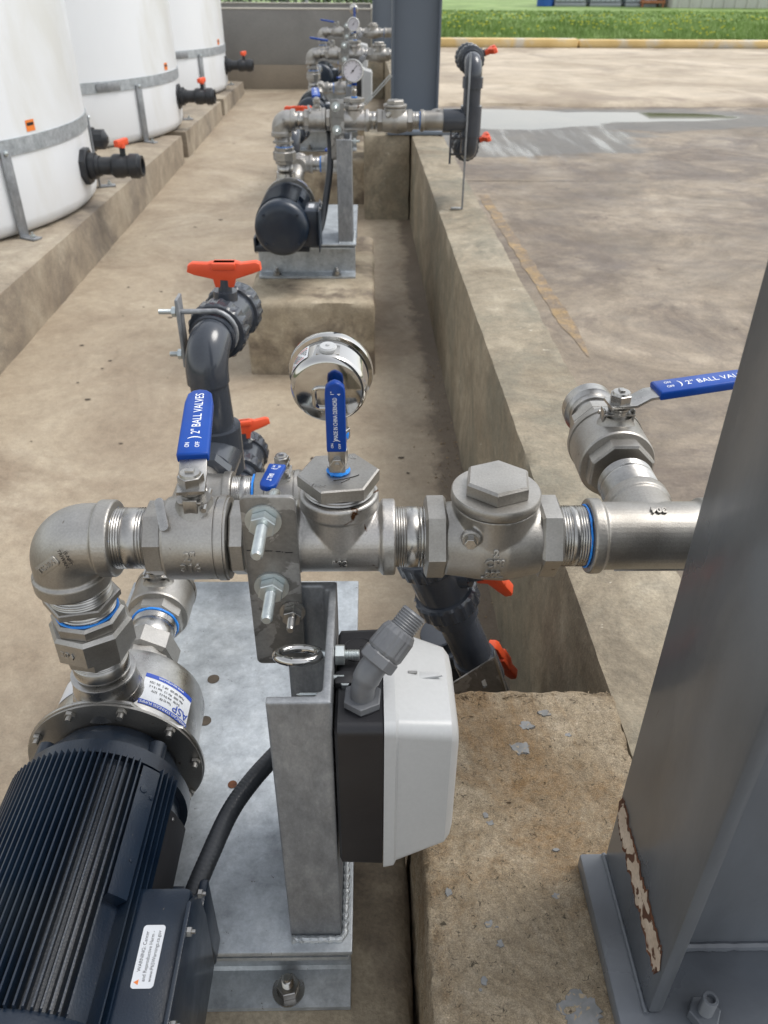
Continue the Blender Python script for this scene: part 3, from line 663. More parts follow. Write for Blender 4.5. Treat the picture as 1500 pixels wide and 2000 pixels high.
stud(t, -.0965, .842, .0054, .042); stud(t, -.0945, .766, .0054, .037); stud(t, -.0765, .735, .0042, .016, wr=.0125, nr=.0098, m=STEEL)
b = B(); pts = [Vector((-.0965, .599, .842))]+[Vector((-.0935, PY+.0395*math.sin(a), PZ+.0045+.0395*math.cos(a))) for a in [R(10+16*i) for i in range(11)]]+[Vector((-.0945, .599, .766))]
b.tube(pts, .0050, 12); mk('u_bolt', b, ZINC, t)
# marker line on the plate
for k, (x0, x1) in enumerate(((-.1145, -.1085), (-.098, -.091), (-.088, -.0835), (-.0825, -.0815), (-.0795, -.0725))):
    mk('marker_dash', B().box(x0, x1, .59315, .5934, .8075-.0011*k*.6, .8084-.0011*k*.6), BLACKP, t)

# --- discharge pipe
t = ut('discharge_pipe', '{u} stainless discharge pipe run with elbow, nipples and hex-plugged tee', 'pipe', (-.1, PY, PZ), 'stainless discharge pipes')
dp = t
b = B()
arc = [Vector((XE+.0265-.0265*math.cos(a)+0, PY, PZ-.0265+.0265*math.sin(a))) for a in [R(6*i) for i in range(16)]]
arc = [Vector((XE, PY, PZ-.052))]+[Vector((XE, PY, PZ-.0265))]*0+arc+[Vector((XE+.052, PY, PZ))]
b.tube(arc, .0345, 40)
b.lathe([(0, .0365), (.0015, .0378), (.0150, .0378), (.0170, .0350)], (XE+.054, PY, PZ), -X, 48)
b.lathe([(0, .0365), (.0015, .0378), (.0150, .0378), (.0170, .0350)], (XE, PY, PZ-.054), Z, 48)
el = mk('elbow', b, CAST, t, remesh=.0011, smooth=3)
# raised cast mark on elbow and printed origin
def on_elbow(th, ph):    # th along bend, ph round the tube, returns pos, normal
    c = Vector((XE+.0265-.0265*math.cos(th), PY, PZ-.0265+.0265*math.sin(th))); rad = Vector((-math.cos(th), 0, math.sin(th)))
    n = rad*math.cos(ph) - Y*math.sin(ph); return c + n*.0345, n
pp, nn = on_elbow(R(28), R(72)); uu = Vector((.80, 0, .60)); uu = (uu-nn*uu.dot(nn)).normalized(); vv = nn.cross(uu)
mk('mark_plate', B().prism(rrect(-.0150, .0150, -.0055, .0055, .003), pp-nn*.0013, uu, vv, nn, .0016, .0004), CAST, el)
text('cast_lettering', 'TC-304', .0080, STEEL, el, planar(pp+nn*.0005, uu, vv), .0004)
pp, nn = on_elbow(R(66), R(83)); uu = Vector((.25, 0, -.95)); uu = (uu-nn*uu.dot(nn)).normalized(); vv = nn.cross(uu)
text('printed_lettering', 'G-NPT\nTAIWAN', .0052, BLACKP, el, planar(pp+nn*.0006, uu, vv), .0001)
def nipple(parent, o, a, L, t0, t1, r=.0301, name='nipple'):
    prof = [(0, r-.001)]+thr(0, t0, r)+[(t0+.0005, r-.0002), (L-t1-.0005, r-.0002)]+thr(L-t1, L, r)+[(L, r-.001)]
    return mk(name, B().lathe(prof, o, a, 44), STEEL, parent, ang=50)
def seal(parent, o, a, r=.0306, w=.0022):
    b = B(); n = 60; u, v, aa = frame(a); pts = [Vector(o)+(u*math.cos(6.283*i/n)+v*math.sin(6.283*i/n))*(r-.0002)+aa*(.0007*noise.noise(Vector((i*.5, r*99, 0)))) for i in range(n)]
    b.tube(pts, [w*.5*(1+.6*noise.noise(Vector((i*.35, 4, 9)))) for i in range(n)], 6, closed=True)
    return mk('sealant_ring', b, SEAL, parent)
nipple(t, (-.248, PY, PZ), X, .035, .012, .010); seal(t, (-.2470, PY, PZ), X, .0305, .0016)
# tee with plug
b = B(); TX = -.030
b.lathe([(0, .0335), (.106, .0335)], (TX-.053, PY, PZ), X, 44)
for s in (-1, 1): b.lathe([(0, .0352), (.0012, .0375), (.0125, .0375), (.0150, .0345)], (TX+.0535*s, PY, PZ), -X*s, 48)
b.lathe([(0, .0335), (.052, .0335)], (TX, PY, PZ), Z, 44); b.lathe([(0, .034), (.003, .0375), (.016, .0375), (.018, .0355)], (TX, PY, PZ+.036), Z, 48)
b.lathe([(-.012, .030), (.012, .0415)], (TX, PY, PZ+.012), Z, 40) if False else None
tee = mk('plugged_tee', b, CASTR, t, remesh=.0011, smooth=5)
b = B(); b.lathe([(0, .0315)]+thr(0, .006, .033)+[(.006, .031)], (TX, PY, PZ+.0545), Z, 44); plug = mk('plug_thread', b, STEEL, t)
b = B(); hexn(b, (TX, PY, PZ+.0610), Z, .0385, .0135, n=6, ph=R(8), ch=.05); plug = mk('hex_plug', b, CAST, t)
text('cast_lettering', '304', .009, STEEL, tee, wrap((TX, PY, PZ), -X, Vector((0, .17, -.98)), .0343), .0014)
text('cast_lettering', 'Ydoc', .0075, STEEL, plug, planar((TX-.018, PY-.024, PZ+.0746), Vector((1, -.12, 0)), Vector((.12, 1, 0))), .0003)
text('cast_lettering', '304', .0060, STEEL, plug, planar((TX+.012, PY+.026, PZ+.0746), Vector((1, -.5, 0)), Vector((.5, 1, 0))), .0003)
b = B(); b.tube([(TX-.004, PY-.016, PZ+.0747), (TX+.004, PY-.014, PZ+.0748), (TX+.015, PY-.009, PZ+.0748), (TX+.019, PY-.006, PZ+.0747)], .0004, 5); b.tube([(TX+.003, PY-.020, PZ+.0747), (TX+.011, PY-.013, PZ+.0747)], .0004, 5)
mk('pen_mark', b, BLACKP, plug)
nipple(t, (.0225, PY, PZ), X, .031, .0115, .0085)
nipple(t, (.1825, PY, PZ), X, .028, .010, .012); seal(t, (.2090, PY, PZ), X, .0306, .0020)
# end tee with branch pointing away
b = B(); T2 = .272
b.lathe([(0, .0335), (.115, .0335)], (T2-.0600, PY, PZ), X, 44)
b.lathe([(0, .0352), (.0012, .0372), (.0115, .0372), (.0135, .0345)], (T2-.0615, PY, PZ), X, 48); b.lathe([(0, .0352), (.0012, .0372), (.0115, .0372), (.0135, .0345)], (T2+.0600, PY, PZ), -X, 48)
b.lathe([(0, .0325), (.056, .0320)], (T2+.003, PY, PZ), Y, 44); b.lathe([(0, .032), (.002, .0345), (.014, .0345)], (T2+.003, PY+.042, PZ), Y, 44)
t2 = mk('branch_tee', b, CAST, t, remesh=.0011, smooth=5)
mk('casting_ridge', B().obox((T2+.006, PY-.0225, PZ-.0255), X, Vector((0, .75, -.66)), Vector((0, .66, .75)), .082, .0016, .0016, .0005), CAST, t2)
text('cast_lettering', '304', .0095, CAST, t2, wrap((T2+.002, PY, PZ), -X, Vector((0, -.98, -.17)), .0342), .0012)
# vertical leg
nipple(t, (XE+.004, PY, PZ-.070), Z, .017, .008, .008, .0315, 'bushing_thread')
b = B(); hexn(b, (XE+.004, PY, PZ-.0775), Z, .0385, .0085, n=6, ph=R(12), ch=.05); mk('hex_bushing', b, CAST, t)
VX = XE+.006
nipple(t, (VX, PY, PZ-.090), Z, .0130, .006, .006); seal(t, (VX, PY, PZ-.0885), Z, .0308, .0028)
b = B(); b.lathe([(0, .035), (.001, .0365), (.011, .0370), (.014, .034)], (VX, PY, PZ-.1035), Z, 8, ph=.2); mk('union_collar', b, CAST, t)
b = B(); b.lathe([(0, .039), (.003, .0425), (.030, .0425), (.034, .039)], (VX, PY, PZ-.1370), Z, 8, ph=.1); un = mk('union_nut', b, CAST, t)
b = B(); b.lathe([(0, .034), (.002, .0355), (.012, .0355)], (VX, PY, PZ-.1490), Z, 8, ph=.2); mk('union_collar', b, CAST, t)
fa = .1-math.pi/2 + 2*math.pi/8*.0
text('cast_lettering', '304', .011, STEEL, un, planar((VX-.016, PY-.0365, PZ-.121), Vector((.92, -.38, 0)), Z), .0006)
nipple(t, (VX, PY, PZ-.173), Z, .024, .002, .009)
b = B(); b.lathe([(0, .0358), (.018, .0336), (.019, .0345), (.0215, .0345), (.0225, .0325)], (VX, PY, .5930), Z, 44); b.lathe([(-.02, .040), (.0, .0362)], (VX, PY, .5930), Z, 44); mk('weld_port', b, STEEL, t)
# --- 2 inch ball valve builder
def ball_valve(t, c, a, up, r=.0405, L=.095, m=CAST, stem=True, s=1.0):
    c, a, up = Vector(c), Vector(a).normalized(), Vector(up).normalized()
    b = B(); h = L/2
    b.lathe([(-h, .0345*s), (-h+.0015, .0372*s), (-h+.016, .0372*s), (-h+.0175, .0365*s)], c, a, 8, ph=.39, ref=up); mk('hex_end', b, m, t, ang=20); b = B(); b.lathe([(h-.014, .036*s), (h-.0125, .0372*s), (h-.0015, .0372*s), (h, .0345*s)], c, a, 8, ph=.39, ref=up)
    mk('hex_end', b, m, t, ang=20)
    b = B(); b.lathe([(-h+.0170, .033*s), (-h+.0185, r-.0012), (-h+.021, r), (h-.028, r), (h-.0275, r-.001), (h-.0265, r-.001), (h-.026, r+.0012), (h-.019, r+.0012), (h-.0185, r-.0005), (h-.0165, r-.0005), (h-.0155, .034*s)], c, a, 56)
    body = mk('valve_body', b, m, t, ang=25)
    b = B(); b.lathe([(r-.006, .0215*s), (r-.001, .0185*s), (r+.003, .0165*s), (r+.006, .0160*s)], c, up, 32); mk('bonnet', b, m, body, ang=50)
    sd_ = a.cross(up)
    q = c+up*(r+.006)
    b = B(); b.obox(q+up*.0035, a, sd_, up, .020*s, .034*s, .0024, .0006); b.lathe([(0, .0115*s), (.007, .0115*s)], q, up, 22); b.obox(q+up*.0005+sd_*.0165*s, a, sd_, up, .013*s, .0025, .014*s, .0005); b.obox(q+up*.0005-sd_*.0165*s, a, sd_, up, .013*s, .0025, .014*s, .0005)
    for k in (-1, 1): b.lathe([(-.006, .0026), (.006, .0026)], q+sd_*k*.012*s+a*(.012*s)-up*.003, sd_, 8)
    mk('stop_plate', b, STEEL, body)
    b = B(); b.lathe([(.005, .0088*s), (.008, .0098*s), (.0085, .0125*s), (.0105, .0125*s)], q, up, 24); mk('gland_washer', b, STEEL, body)
    b = B(); hexn(b, q+up*.0148, up, .0122*s, .0110*s, ph=.3); b.lathe([(0, .0100*s), (.0024, .0092*s), (.0028, .0070*s)], q+up*(.0148+.0110*s), up, 24); mk('stem_nut', b, STEEL, body)
    b = B(); b.obox(q+up*(.0275+.0005), a, sd_, up, .0085*s, .0060*s, .006, .0006); mk('stem', b, STEEL, body)
    return body, q+up*.0127
def handle(t, pivot, rot, s=1.0, tilt=0, words=('2" BALL VALVES',), gl=.112, gw=.0290, size=.0125, g0=.030, rise=.008):
    # lever along +X of its own frame, turned by rot; pivot at the stem
    P = Vector(pivot); M = Matrix.Translation(P) @ Matrix.Rotation(R(rot), 4, 'Z') @ Matrix.Rotation(R(-tilt), 4, 'Y')
    b = B(); z1 = rise
    pts = [(-.014, 0), (.016, 0), (.031, z1), (.060, z1+.003), (.060, z1+.0065), (.030, z1+.0035), (.0150, .0034), (-.014, .0034)]
    b.prism([(p[0]*s, p[1]*s) for p in pts], (0, -.0130*s, 0), X, Z, Y, .0260*s, .0006)
    bmesh.ops.transform(b.m, matrix=M, verts=b.m.verts)
    h = mk('handle', b, STEEL, t, pivot=P)
    b = B(); n = 6; out = []
    L = gl*s; W = gw*s/2; x0 = g0*s
    for (xx, yy) in ((x0, -W), (x0+.002, -W-.0008), (x0+L*.8, -W), (x0+L-.008*s, -W*.86), (x0+L-.002, -W*.5), (x0+L, 0), (x0+L-.002, W*.5), (x0+L-.008*s, W*.86), (x0+L*.8, W), (x0+.002, W+.0008), (x0, W)): out.append((xx, yy))
    b.prism(out, (0, 0, (z1-.0035)*s), X, Y, Z, .0105*s, .0024*s)
    sl = Matrix.Rotation(R(-5), 4, 'Y'); bmesh.ops.transform(b.m, matrix=M @ Matrix.Translation((0, 0, 0)) @ sl, verts=b.m.verts)
    g_ = mk('grip', b, BLUE, h, ang=50)
    zt = (z1-.0035)*s+.0105*s+.0001
    def f(ox, oy):
        return lambda x, y, z: M @ (sl @ Vector((ox+x, oy+y, zt+z)))
    k = s
    text('lettering', words[0], size*k, WHITEP, g_, f(x0+L*.60, -.0010*k), .0001, sx=.82*(L/.112/k))
    text('lettering', 'ON', .0062*k, WHITEP, g_, f(x0+L*.13, .0058*k), .0001, sx=.8); text('lettering', 'OFF', .0062*k, WHITEP, g_, f(x0+L*.13, -.0040*k), .0001, sx=.8)
    text('lettering', ')', .0145*k, WHITEP, g_, f(x0+L*.235, .0005*k), .0001)
    return h
t = ut('ball_valve', 'stainless ball valve with blue handle between elbow and bracket on the {u} discharge pipe', 'valve', (-.1670, PY, PZ), 'ball valves on the discharge pipes')
body, pv = ball_valve(t, (-.1670, PY, PZ), X, Z)
V1H = handle(t, pv, 95, tilt=3)
text('cast_lettering', '2"\n316', .0125, CAST, body, wrap((-.1690, PY, PZ), X, Z, .0408), .0013)
q = body
b = B(); b.prism(rrect(-.0165, .0165, -.0045, .0045, .0043), (-.1935, PY-.020, PZ+.0405), Vector((.18, -.55, -.42)).normalized(), Vector((.95, .10, .28)).normalized(), Vector((-.11, -.45, .88)).normalized(), .0016, .0003)
mk('tag_plate', b, STEEL, body)
# --- check valve
t = ut('check_valve', 'stainless swing check valve with round hex-topped cap on the {u} discharge pipe', 'valve', (.117, PY, PZ), 'check valves on the discharge pipes')
CX = .117
for s in (-1, 1):
    b = B(); b.lathe([(0, .036), (.0025, .0405), (.0185, .0405), (.021, .0375)], (CX+s*.0655, PY, PZ), -X*s, 6, ph=R(30), ref=Z)
    mk('hex_end', b, CAST, t, ang=20)
b = B(); b.lathe([(-.046, .0355), (-.030, .0375), (-.012, .0405), (.012, .0420), (.032, .0385), (.046, .0350)], (CX, PY, PZ-.002), X, 48); b.lathe([(0, .0395), (.042, .0400)], (CX+.001, PY, PZ), Z, 48)
b.lathe([(0, .010), (.006, .009)], (CX-.0245, PY-.0345, PZ+.024), Vector((-.1, -1, .1)), 16)
cv = mk('valve_body', b, CAST, t, remesh=.0012, smooth=5)
b = B(); b.lathe([(0, .0410), (.0020, .0424), (.0095, .0424), (.0110, .0412)], (CX+.001, PY, PZ+.0435), Z, 64); cap = mk('cap', b, CAST, t, ang=50)
b = B(); b.lathe([(0, .0325), (.001, .0330), (.011, .0325), (.0135, .0300)], (CX+.002, PY+.001, PZ+.0546), Z, 6, ph=R(22)); mk('cap_hex', b, CAST, cap, ang=20)
b = B(); b.lathe([(0, .0068), (.002, .0068)], (CX-.0255, PY-.0405, PZ+.0245), Vector((-.1, -1, .1)), 20); hexn(b, (CX-.0257, PY-.0425, PZ+.0247), Vector((-.1, -1, .1)), .0056, .006); mk('hinge_pin_plug', b, STEEL, cv)
text('cast_lettering', '2', .010, CAST, cv, wrap((CX-.0005, PY, PZ-.002), X, Vector((0, .26, .97)), .0421), .0013)
text('cast_lettering', 'CF8', .0115, CAST, cv, wrap((CX-.001, PY, PZ-.002), X, Vector((0, 0, 1)), .0421), .0013)
text('cast_lettering', '200', .0095, CAST, cv, wrap((CX-.002, PY, PZ-.002), X, Vector((0, -.31, .95)), .0420), .0013)
text('cast_lettering', '_____', .0080, CAST, cv, wrap((CX-.002, PY, PZ-.002), X, Vector((0, -.40, .91)), .0418), .0008)
# --- gauge shut-off valve and gauge
t = ut('gauge_valve', 'small quarter-inch needle-sized valve with upright blue handle under the {u} pressure gauge', 'valve', (TX, PY, .868), 'small gauge valves')
b = B(); seal(t, (TX, PY, .8685), Z, .0092, .004)
b = B(); b.lathe([(0, .0098), (.004, .0098)], (TX, PY, .8690), Z, 6); b.lathe([(0, .0082), (.004, .0082), (.006, .0092), (.018, .0092), (.020, .0075), (.026, .0068)], (TX, PY, .8730), Z, 20); hexn(b, (TX, PY, .897), Z, .0085, .008); gb = mk('valve_body', b, STEEL, t)
b = B(); b.lathe([(0, .0065), (.012, .0065)], (TX, PY-.006, .886), -Y, 16); hexn(b, (TX, PY-.0175, .886), -Y, .0065, .005); b.lathe([(0, .0028), (.002, .0028)], (TX, PY-.0225, .886), -Y, 12); mk('stem_nut', b, STEEL, gb)
b = B(); b.obox((TX, PY-.0168, .893), X, Y, Z, .0145, .0018, .034, .0004); hh = mk('handle', b, STEEL, t, pivot=(TX, PY-.0168, .886))
gy = PY-.0235
b = B(); b.prism([(-.0082, .900), (-.0086, .902), (-.0086, .956), (-.0078, .962), (-.004, .9655), (0, .967), (.004, .9655), (.0078, .962), (.0086, .956), (.0086, .902), (.0082, .900)], (TX, gy, 0), X, Z, Y, .0085, .0018); gg = mk('grip', b, BLUE, hh, ang=50)
def gf(ox, oz): return lambda x, y, z: Vector((TX+ox-y, gy-.0002-z, oz+x))
text('lettering', 'MADE IN CHINA DERNORD', .0052, WHITEP, gg, gf(.0, .933), .0001, sx=.62); text('lettering', '1"', .0042, WHITEP, gg, gf(-.002, .957), .0001); text('lettering', '4', .0040, WHITEP, gg, gf(.0035, .956), .0001)
text('lettering', 'ON', .0030, WHITEP, gg, gf(-.0035, .907), .0001); text('lettering', 'OFF', .0030, WHITEP, gg, gf(.003, .9065), .0001); text('lettering', ')', .0065, WHITEP, gg, gf(0, .912), .0001)

GX, GY_, GZ = -.0360, PY+.010, .9500
t = ut('pressure_gauge', 'round stainless pressure gauge seen from behind above the {u} blue gauge handle', 'gauge', (GX, GY_, .905), 'pressure gauges')
gauge = t
b = B(); hexn(b, (GX+.009, PY+.004, .900), Z, .0085, .010); b.lathe([(0, .0062), (.020, .0062)], (GX+.009, PY+.004, .905), Z, 16); mk('stem', b, STEEL, t)
mk('thread_tape', B().lathe([(0, .0074), (.006, .0080), (.008, .0070)], (GX+.009, PY+.004, .900), Z, 16), SEAL, t)
ga = Vector((.03, .985, .12)).normalized()
go = Vector((GX, GY_, GZ))
mk('case', B().lathe([(-.013, .001), (-.013, .0285), (-.0115, .0312), (-.0085, .0330), (-.006, .0335), (.016, .0340), (.0165, .0332)], go, ga, 72), CHROME, t, ang=50)
mk('bezel', B().lathe([(.0168, .0335), (.0175, .0372), (.020, .0380), (.0245, .0378), (.0265, .0362), (.0265, .0335), (.022, .0330)], go, ga, 72, caps=False), CHROME, t, ang=50)
dial = mk('dial', B().lathe([(.020, .0333), (.0215, .0333)], go, ga, 48), FACE, t)
gu, gv, _ = frame(ga)
gp = (-Z - ga*(-Z).dot(ga)).normalized()*-1; gs = gp.cross(ga)      # gp up, gs horizontal in dial plane
b = B(); nd = (gp*.75+gs*.66).normalized(); b.obox(go+ga*.0224+nd*.006, nd, ga.cross(nd), ga, .036, .0016, .0006); b.lathe([(.0222, .0035), (.0235, .0035)], go, ga, 16); mk('needle', b, BLACKP, dial)
for k in range(11):
    a = R(-135+27*k); d = gp*math.cos(a)+gs*math.sin(a); b = B(); b.obox(go+ga*.0218+d*.028, d, ga.cross(d), ga, .006, .0009, .0004); mk('tick_mark', b, BLACKP, dial)
topn = gp
q = go+ga*.002+topn*.0330
mk('fill_plug_recess', B().obox(q-topn*.0006, gs, ga, topn, .0200, .0150, .0016, .0006), STEEL, t)
mk('fill_plug', B().lathe([(0, .0078), (.0025, .0078), (.0040, .0066), (.0042, .0020), (.0055, .0014), (.0056, .0004)], q, topn, 28), BOXW, t)
def on_case(deg, ax):
    a = R(deg); n = topn*math.cos(a)+gs*math.sin(a); return go+ga*ax+n*.0339, n
side = 1 if gs.x < 0 else -1
b = B()
for i in range(10):
    for (ax0, ax1) in ((-.005, .0145),):
        p0, n0 = on_case(side*(30+4.0*i), ax0); p1, _ = on_case(side*(30+4.0*(i+1)), ax0); p2, _ = on_case(side*(30+4.0*(i+1)), ax1); p3, _ = on_case(side*(30+4.0*i), ax1)
        b.m.faces.new([b.m.verts.new(p+n0*.0003) for p in (p0, p1, p2, p3)])
lab = mk('printed_label', b, STICK, t)
for k in range(5):
    b = B()
    for i in range(8):
        if (i*7+k*3) % 5 == 0: continue
        ax = -.003+k*.0034; p0, n0 = on_case(side*(33+4.0*i), ax); p1, _ = on_case(side*(36+4.0*i), ax); p2, _ = on_case(side*(36+4.0*i), ax+.0014); p3, _ = on_case(side*(33+4.0*i), ax+.0014)
        b.m.faces.new([b.m.verts.new(p+n0*.0006) for p in (p0, p1, p2, p3)])
    mk('print_line', b, REDP if k in (0, 4) else BLACKP, lab)
b = B(); b.tube([go-ga*.0132+gs*x+topn*z for x, z in [(.0125*math.copysign(min(1, abs(math.cos(a))*1.25), math.cos(a)), -.006+.0105*math.copysign(min(1, abs(math.sin(a))*1.25), math.sin(a))) for a in [R(12*i) for i in range(30)]]], .0021, 10, closed=True)
mk('back_recess_ring', b, CHROME, t)

# --- near only: branch ball valve with camlock adapter
t = ut('branch_ball_valve', 'stainless ball valve with sideways blue handle and camlock end, beside the near grey column', 'valve', (.277, .81, PZ), None, (0,))
BX = .2765
nipple(t, (BX, .691, PZ), Y, .046, .030, .012)
body, pv = ball_valve(t, (BX, .8010, PZ), Y, Z, r=.0425, L=.098)
handle(t, pv, 6, tilt=1, gl=.12, g0=.040)
b = B(); b.lathe([(0, .032), (.002, .036), (.016, .036), (.018, .030)], (BX, .850, PZ), Y, 8, ph=.39, ref=Z); mk('adapter_hex', b, CAST, t, ang=20)
b = B(); b.lathe([(0, .029), (.006, .0290), (.010, .0262), (.020, .0250), (.028, .0262), (.033, .0300), (.0345, .0325), (.0500, .0325), (.0520, .0315), (.0520, .0285), (.02, .0275)], (BX, .868, PZ), Y, 64); mk('camlock_adapter', b, STEEL, t, ang=24)

# --- suction pipe
SXX, SUZ = -.298, .503
t = ut('suction_pipe', '{u} stainless suction pipe with union leading back from the pump', 'pipe', (SXX, .85, SUZ), 'stainless suction pipes')
nipple(t, (SXX, .700, SUZ), Y, .045, .012, .022)
b = B(); b.lathe([(0, .0355), (.002, .0375), (.018, .0375)], (SXX, .738, SUZ), Y, 10, ph=.2); mk('union_collar', b, CAST, t, ang=20)
b = B(); b.lathe([(0, .038), (.003, .0440), (.031, .0440), (.036, .039)], (SXX, .755, SUZ), Y, 8, ph=.1); mk('union_nut', b, CAST, t, ang=20)
nipple(t, (SXX, .791, SUZ), Y, .042, .004, .014); seal(t, (SXX, .832, SUZ), Y, .0308, .0045)
SV = .880
RZ = .560; RY = 1.075
pts = [Vector((SXX, .925, SUZ)), Vector((SXX+.004, .975, SUZ)), Vector((SXX+.008, 1.01, SUZ+.01)), Vector((SXX+.014, 1.035, SUZ+.035)), Vector((SXX+.018, 1.045, RZ-.01)), Vector((SXX+.020, 1.06, RZ))]
mk('offset_elbow', B().tube(pts, .033, 32), CAST, t, ang=60)
TSX = -.278
b = B(); b.lathe([(0, .0335), (.110, .0335)], (TSX, 1.02, RZ), Y, 40); b.lathe([(0, .0335), (.060, .0335)], (TSX, RY, RZ), X, 40); b.lathe([(0, .0375), (.013, .0375)], (TSX+.047, RY, RZ), X, 40); b.lathe([(0, .0375), (.013, .0375)], (TSX, 1.118, RZ), Y, 40)
mk('suction_tee', b, CAST, t, remesh=.0014, smooth=4)
nipple(t, (TSX+.060, RY, RZ), X, .034, .013, .011); seal(t, (TSX+.0935, RY, RZ), X, .0306, .0045)
b = B(); b.lathe([(0, .031), (.03, .031), (.031, .036), (.045, .036)], (TSX+.17, RY, RZ), X, 32); mk('end_coupling', b, CAST, t)
t = ut('suction_ball_valve', 'stainless ball valve without visible handle on the suction line of the {u} pump', 'valve', (SXX, SV, SUZ), 'ball valves on the suction pipes')
ball_valve(t, (SXX, SV, SUZ), Y, Vector((0, 0, 1)), r=.0425, L=.096)
b = B(); b.obox((SXX, SV-.03, SUZ+.061), X, Y, Z, .006, .07, .003, .001) if False else b.obox((SXX, SV, SUZ+.061), X, Y, Z, .022, .022, .003, .001); mk('lever_root', b, STEEL, t)
t = ut('drain_ball_valve', 'stainless valve with short blue handle behind the bracket of the {u} pump', 'valve', (TSX+.135, RY, RZ), 'ball valves on the side branch')
body, pv = ball_valve(t, (TSX+.140, RY, RZ), X, Z, r=.0385, L=.090, s=.95)
handle(t, pv+Vector((0, 0, .000)), -98, tilt=-2, s=.85, gl=.085, words=('BALL 2"',))
# --- PVC suction manifold
def pvc_valve(t, o, a, up, hdir, s=1.0, handle_m=ORANGE):
    o, a, up, hdir = Vector(o), Vector(a).normalized(), Vector(up).normalized(), Vector(hdir).normalized()
    r = .050*s
    for k in (-1, 1):
        b = B(); n = 72; prof = [(0, r*.80), (.002, r*.93), (.006, r), (.030*s, r), (.034*s, r*.94), (.036*s, r*.82)]
        oo = o + a*(k*.028*s); u_, v_, _ = frame(a*k)
        rings = []
        for (tt, rr) in prof: rings.append([b.m.verts.new(oo + a*k*tt + (u_*math.cos(6.28319*i/n)+v_*math.sin(6.28319*i/n))*(rr*(1 if tt < .005 or tt > .031*s or (i % 4) < 2 else .962))) for i in range(n)])
        for p, q in zip(rings, rings[1:]):
            for i in range(n): b.m.faces.new((p[i], p[(i+1) % n], q[(i+1) % n], q[i]))
        b.m.faces.new(rings[0][::-1]); b.m.faces.new(rings[-1])
        mk('union_nut', b, PVC, t, ang=25)
        mk('socket', B().lathe([(.030*s, .0385*s), (.058*s, .0385*s), (.060*s, .036*s)], oo, a*k, 36), PVC, t)
    b = B(); b.lathe([(-.030*s, .042*s), (.030*s, .042*s)], o, a, 40); b.lathe([(0, .022*s), (.052*s, .020*s)], o, up, 24); body = mk('valve_body', b, PVC, t)
    mk('stem', B().lathe([(0, .012*s), (.022*s, .011*s)], o+up*.050*s, up, 18), PVC, body)
    hs_ = up.cross(hdir); ho = o+up*.059*s
    pts = [(-.0155, 0), (.0155, 0), (.019, .014), (.050, .024), (.062, .029), (.060, .040), (.053, .043), (.028, .040), (.022, .042), (-.022, .042), (-.028, .040), (-.053, .041), (-.060, .037), (-.062, .026), (-.050, .021), (-.019, .014)]
    b = B(); b.prism([(p[0]*s, p[1]*s) for p in pts], ho-hs_*.009*s, hdir, up, hs_, .018*s, .003*s); b.obox(ho+up*.036*s, hdir, hs_, up, .040*s, .026*s, .012*s, .003)
    mk('handle', b, handle_m, t, ang=40)
def elbow_pts(c, d0, d1, r, n=8):     # path turning from -d0 side to d1
    c, d0, d1 = Vector(c), Vector(d0), Vector(d1); ctr = c - d0*r + d1*r; out = []
    for i in range(n+1):
        a = math.pi/2*i/n; out.append(ctr + (-d1)*r*math.cos(a) + d0*r*math.sin(a))
    return out
t = ut('suction_manifold', 'dark grey plastic riser pipe with elbow and side outlets behind the {u} pump', 'pipe', (-.272, 1.21, .3), 'plastic suction risers', (0, 1, 2))
MX, MY = -.262, 1.215
pr = .0315
b = B(); UD = Vector((.13, .985, 0)).normalized(); UO = Vector((MX-.004, MY, .748))
b = B(); path = [UO+UD*.10]+list(reversed(elbow_pts(UO, Z, UD, .045)))+[Vector((MX, MY, .60)), Vector((MX, MY, .40))]+elbow_pts((MX, MY, .330), -Z, Y, .045)+[Vector((MX-.028, MY+.31, .315))]
b.tube(path, pr, 36); mk('riser', b, PVC, t, ang=60)
mk('elbow_socket', B().lathe([(0, .0375), (.045, .0375), (.047, .034)], (MX-.003, MY, .705), -Z, 36), PVC, t) if False else None
path = list(reversed(elbow_pts(UO, Z, UD, .045)))
mk('upper_elbow', B().tube([path[0]+UD*.012]+path+[path[-1]-Z*.012], .0345, 36), PVC, t, ang=60)
b = B(); b.lathe([(0, .0405), (.085, .0405)], (MX, MY, .525), Z, 40); b.lathe([(0, .040), (.075, .040), (.078, .036)], (MX, MY, RZ), Vector((-.06, -1, 0)), 40); mk('tee_socket', b, PVC, t)
b = B(); b.lathe([(0, .042), (.020, .042), (.022, .036)], (MX-.005, MY-.078, RZ), -Y, 8, ph=.39); mk('threaded_adapter', b, PVC, t)
mk('steel_adapter', B().lathe([(0, .036), (.022, .036)], (TSX, 1.126, RZ), Y, 36), STEEL, t)
t = ut('upper_suction_valve', 'plastic union valve with wide orange handle atop the riser behind the {u} pump', 'valve', (MX, MY+.16, .77), 'upper plastic valves of the risers', (0, 1))
pvc_valve(t, UO+UD*.130, UD, Vector((.06, 0, 1)), X)
t = ut('lower_suction_valve', 'dark plastic union valve with orange handle low behind the nearest pump', 'valve', (MX, MY+.4, .33), None, (0,))
pvc_valve(t, (MX-.026, MY+.37, .318), Y, Vector((.0, .2, 1)), Vector((1, .25, 0)), s=1.0)
t = ut('riser_clamp', 'galvanized pipe clamp with rods round the riser elbow behind the nearest pump', 'clamp', (MX-.06, MY+.05, .7), None, (0,))
mk('strut', B().box(MX-.050, MX-.045, MY+.035, MY+.070, .70, .815, .001), GALVD, t)
